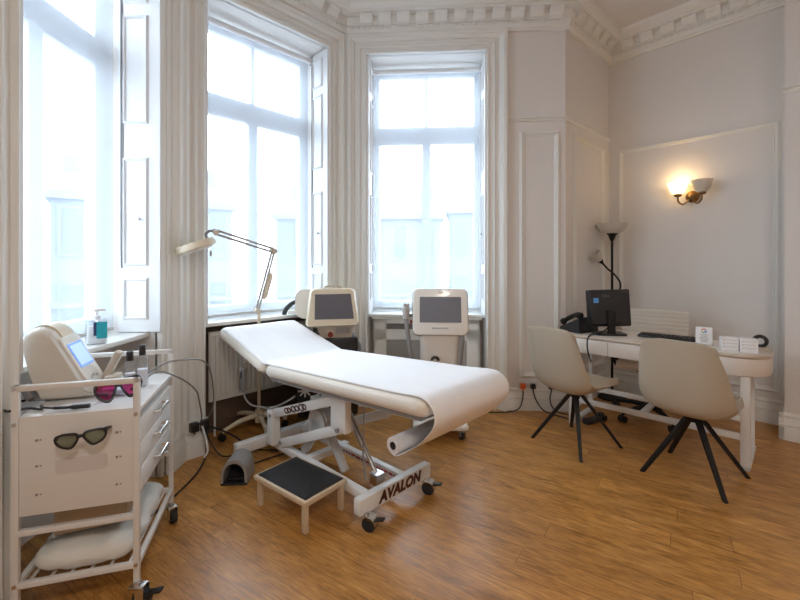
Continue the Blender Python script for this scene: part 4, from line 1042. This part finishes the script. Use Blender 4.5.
def sconce():
    t = thing('wall_light', 'brass twin wall light with one glowing and one dark frosted shade', 'wall light', mxR @ V((.745, 0, 1.945)), mxR.to_euler().z)
    m = MB(); m.lathe([(0, 0), (.055, 0), (.055, .012), (.035, .022), (.018, .04), (0, .045)], 24, mx=Rx(PI/2)); m.build('backplate', M['brass'], t)
    m = MB(); m.sphere((0, -.075, -.01), .024); m.cyl((0, -.03, 0), (0, -.07, -.01), .01, seg=10); m.build('finial', M['brass'], t)
    for i, sx in enumerate((-1, 1)):
        m = MB(); m.tube([(0, -.065, -.01), (sx*.035, -.085, -.06), (sx*.062, -.10, -.072), (sx*.088, -.11, -.045), (sx*.092, -.11, .0)], .008, 8, smooth=6); m.build('arm', M['brass'], t)
        m = MB(); m.lathe([(0, -.004), (.022, -.002), (.034, .010), (.034, .022), (0, .022)], 18, mx=T(sx*.092, -.11, 0)); m.build('lamp_cup', M['brass'], t)
        m = MB(); m.lathe([(.028, .018), (.048, .030), (.066, .062), (.076, .105), (.086, .128), (.083, .128), (.073, .106), (.063, .064), (.045, .034), (.028, .023)], 28, mx=T(sx*.092, -.11, 0), cap=False)
        m.build('shade', M['shadelit' if i == 0 else 'shade'], t)
        m = MB(); m.sphere((sx*.092, -.11, .065), (.02, .02, .03), seg=12); m.build('bulb', mat('glowing_bulb', (1, .9, .7), .4, emit=(1, .75, .40), estr=2.5) if i == 0 else M['whitep'], t)
    l = bpy.data.lights.new('sconce_bulb_light', 'POINT'); l.energy = 1.3; l.color = (1, .66, .34); l.shadow_soft_size = .03
    o = bpy.data.objects.new('sconce_bulb_light', l); COL.objects.link(o); o.location = mxR @ V((.653, -.11, 2.085))
sconce()

# ------------------------------------------------------------------ street outside
def building(x, y, w, d, h, rz, label, roof='flat', storeys=4, bays=6, z0=-7.0):
    t = thing('terrace_building', label, 'building', (x, y, z0), rz)
    hh = h-z0
    MB().bx(-w/2, w/2, 0, d, 0, hh).build('facade', M['stone'], t)
    c = MB(); c.bx(-w/2-.25, w/2+.25, -.35, d, hh-.5, hh-.1); c.bx(-w/2-.1, w/2+.1, -.15, d, hh*.5-.15, hh*.5+.15); c.build('cornice', M['stone'], t)
    if roof == 'pitched':
        MB().loft([[(-w/2, 0, hh), (w/2, 0, hh), (w/2, d, hh), (-w/2, d, hh)], [(-w/2, d*.45, hh+1.8), (w/2, d*.45, hh+1.8), (w/2, d*.55, hh+1.8), (-w/2, d*.55, hh+1.8)]]).build('roof', M['slate'], t)
        for k in range(3):
            xx = -w/2+.8+(w-1.6)*k/2
            MB().bx(xx-.5, xx+.5, d*.4, d*.6, hh+.5, hh+2.6).build('chimney', M['stone'], t)
    sh = hh/storeys
    for i in range(storeys):
        for j in range(bays):
            xx = -w/2+w*(j+.5)/bays
            fr = MB(); frame_sweep(fr, xx-.45, xx+.45, i*sh+.7, i*sh+.7+sh*.58, [(0, 0), (0, .12), (.16, .12), (.16, 0)]); fo = fr.build('window_surround', M['stone'], t)
            MB().bx(xx-.45, xx+.45, -.02, .02, i*sh+.7, i*sh+.7+sh*.58).build('window_glass', M['outwin'], fo)
building(-3.0, 30, 12, 8, 5.0, 0, 'pale terrace with chimneys across the street beyond the middle window', 'pitched', 3, 6)
building(7.2, 31, 7, 8, 5.6, -.15, 'pale flat roofed block beside the terrace across the street', 'flat', 3, 4)
building(-14.5, 24, 9, 8, 5.2, .62, 'pale corner block beyond the window behind the magnifier lamp', 'pitched', 3, 5)
building(-22, 14, 10, 8, 6.4, 1.25, 'tall pale block beyond the window beside the trolley', 'flat', 4, 5)
building(-19.5, 3.5, 8, 8, 3.2, 1.5, 'lower pale block beyond the window beside the trolley', 'flat', 3, 4)
t = thing('spire_tower', 'slim pale spire rising above the roofs outside the middle window', 'tower', (6.4, 42, -7))
k = MB(); k.bx(-1.0, 1.0, -1.0, 1.0, 0, 14.0); k.build('tower_shaft', M['stone'], t)
k = MB(); k.lathe([(.9, 14), (.85, 16.2), (.55, 16.6), (.5, 17.6), (.05, 18.6)], 8); k.build('spire', M['stone'], t)
st = MB(); st.bx(-60, 60, -30, 90, -7.2, -7.0); struct(st.build('street_ground', M['street']))

# ------------------------------------------------------------------ light, sky, camera
w = bpy.data.worlds.new('overcast_sky'); scn.world = w; w.use_nodes = True
bg = w.node_tree.nodes['Background']; bg.inputs[0].default_value = (.80, .90, 1.0, 1); bg.inputs[1].default_value = 9.6
for n, (mx, x0, x1, sill) in enumerate(((mx1, .449, 1.404, .90), (mx2, .172, 1.242, .885), (mxC, .212, 1.305, .85))):
    l = bpy.data.lights.new('window_portal', 'AREA'); l.shape = 'RECTANGLE'; l.size = x1-x0; l.size_y = HEAD-sill; l.cycles.is_portal = True
    o = bpy.data.objects.new('window_portal', l); COL.objects.link(o)
    # area lights shine along their local -Z: into the room
    o.matrix_world = mx @ T((x0+x1)/2, .44, (HEAD+sill)/2) @ Rx(-PI/2)
# fill light added unseen behind the camera to brighten surfaces facing it
t = thing('fill_light', 'round fill light added on the ceiling in the unseen rear half of the room', 'fill light', (.9, -1.3, CEIL))
k = MB(); k.lathe([(0, 0), (.30, 0), (.30, -.05), (0, -.05)], 32); k.build('fitting', M['white'], t)
k = MB(); k.lathe([(.28, -.05), (.26, -.09), (.15, -.12), (0, -.125)], 32); k.build('diffuser', mat('fill_diffuser', (.9, .88, .82), .4, emit=(1, .86, .70), estr=6), t)
l = bpy.data.lights.new('fill_lamp', 'AREA'); l.shape = 'DISK'; l.size = .6; l.energy = 46; l.color = (1, .93, .85)
o = bpy.data.objects.new('fill_lamp', l); COL.objects.link(o); o.location = (.9, -1.3, CEIL-.14)

cam = bpy.data.cameras.new('camera'); co = bpy.data.objects.new('camera', cam); COL.objects.link(co)
co.location = (0, 0, 1.33); co.rotation_euler = (PI/2, 0, 0)
cam.sensor_width = 36; cam.lens = 36*412/800; cam.shift_y = -37/800; cam.clip_start = .05; cam.clip_end = 300
scn.camera = co
scn.view_settings.view_transform = 'Standard'; scn.view_settings.look = 'None'; scn.view_settings.gamma = 1
scn.view_settings.use_curve_mapping = False; scn.view_settings.exposure = 0.16
scn.cycles.use_denoising = True; scn.cycles.max_bounces = 10; scn.cycles.diffuse_bounces = 6; scn.cycles.transparent_max_bounces = 16
scn.cycles.sample_clamp_indirect = 6
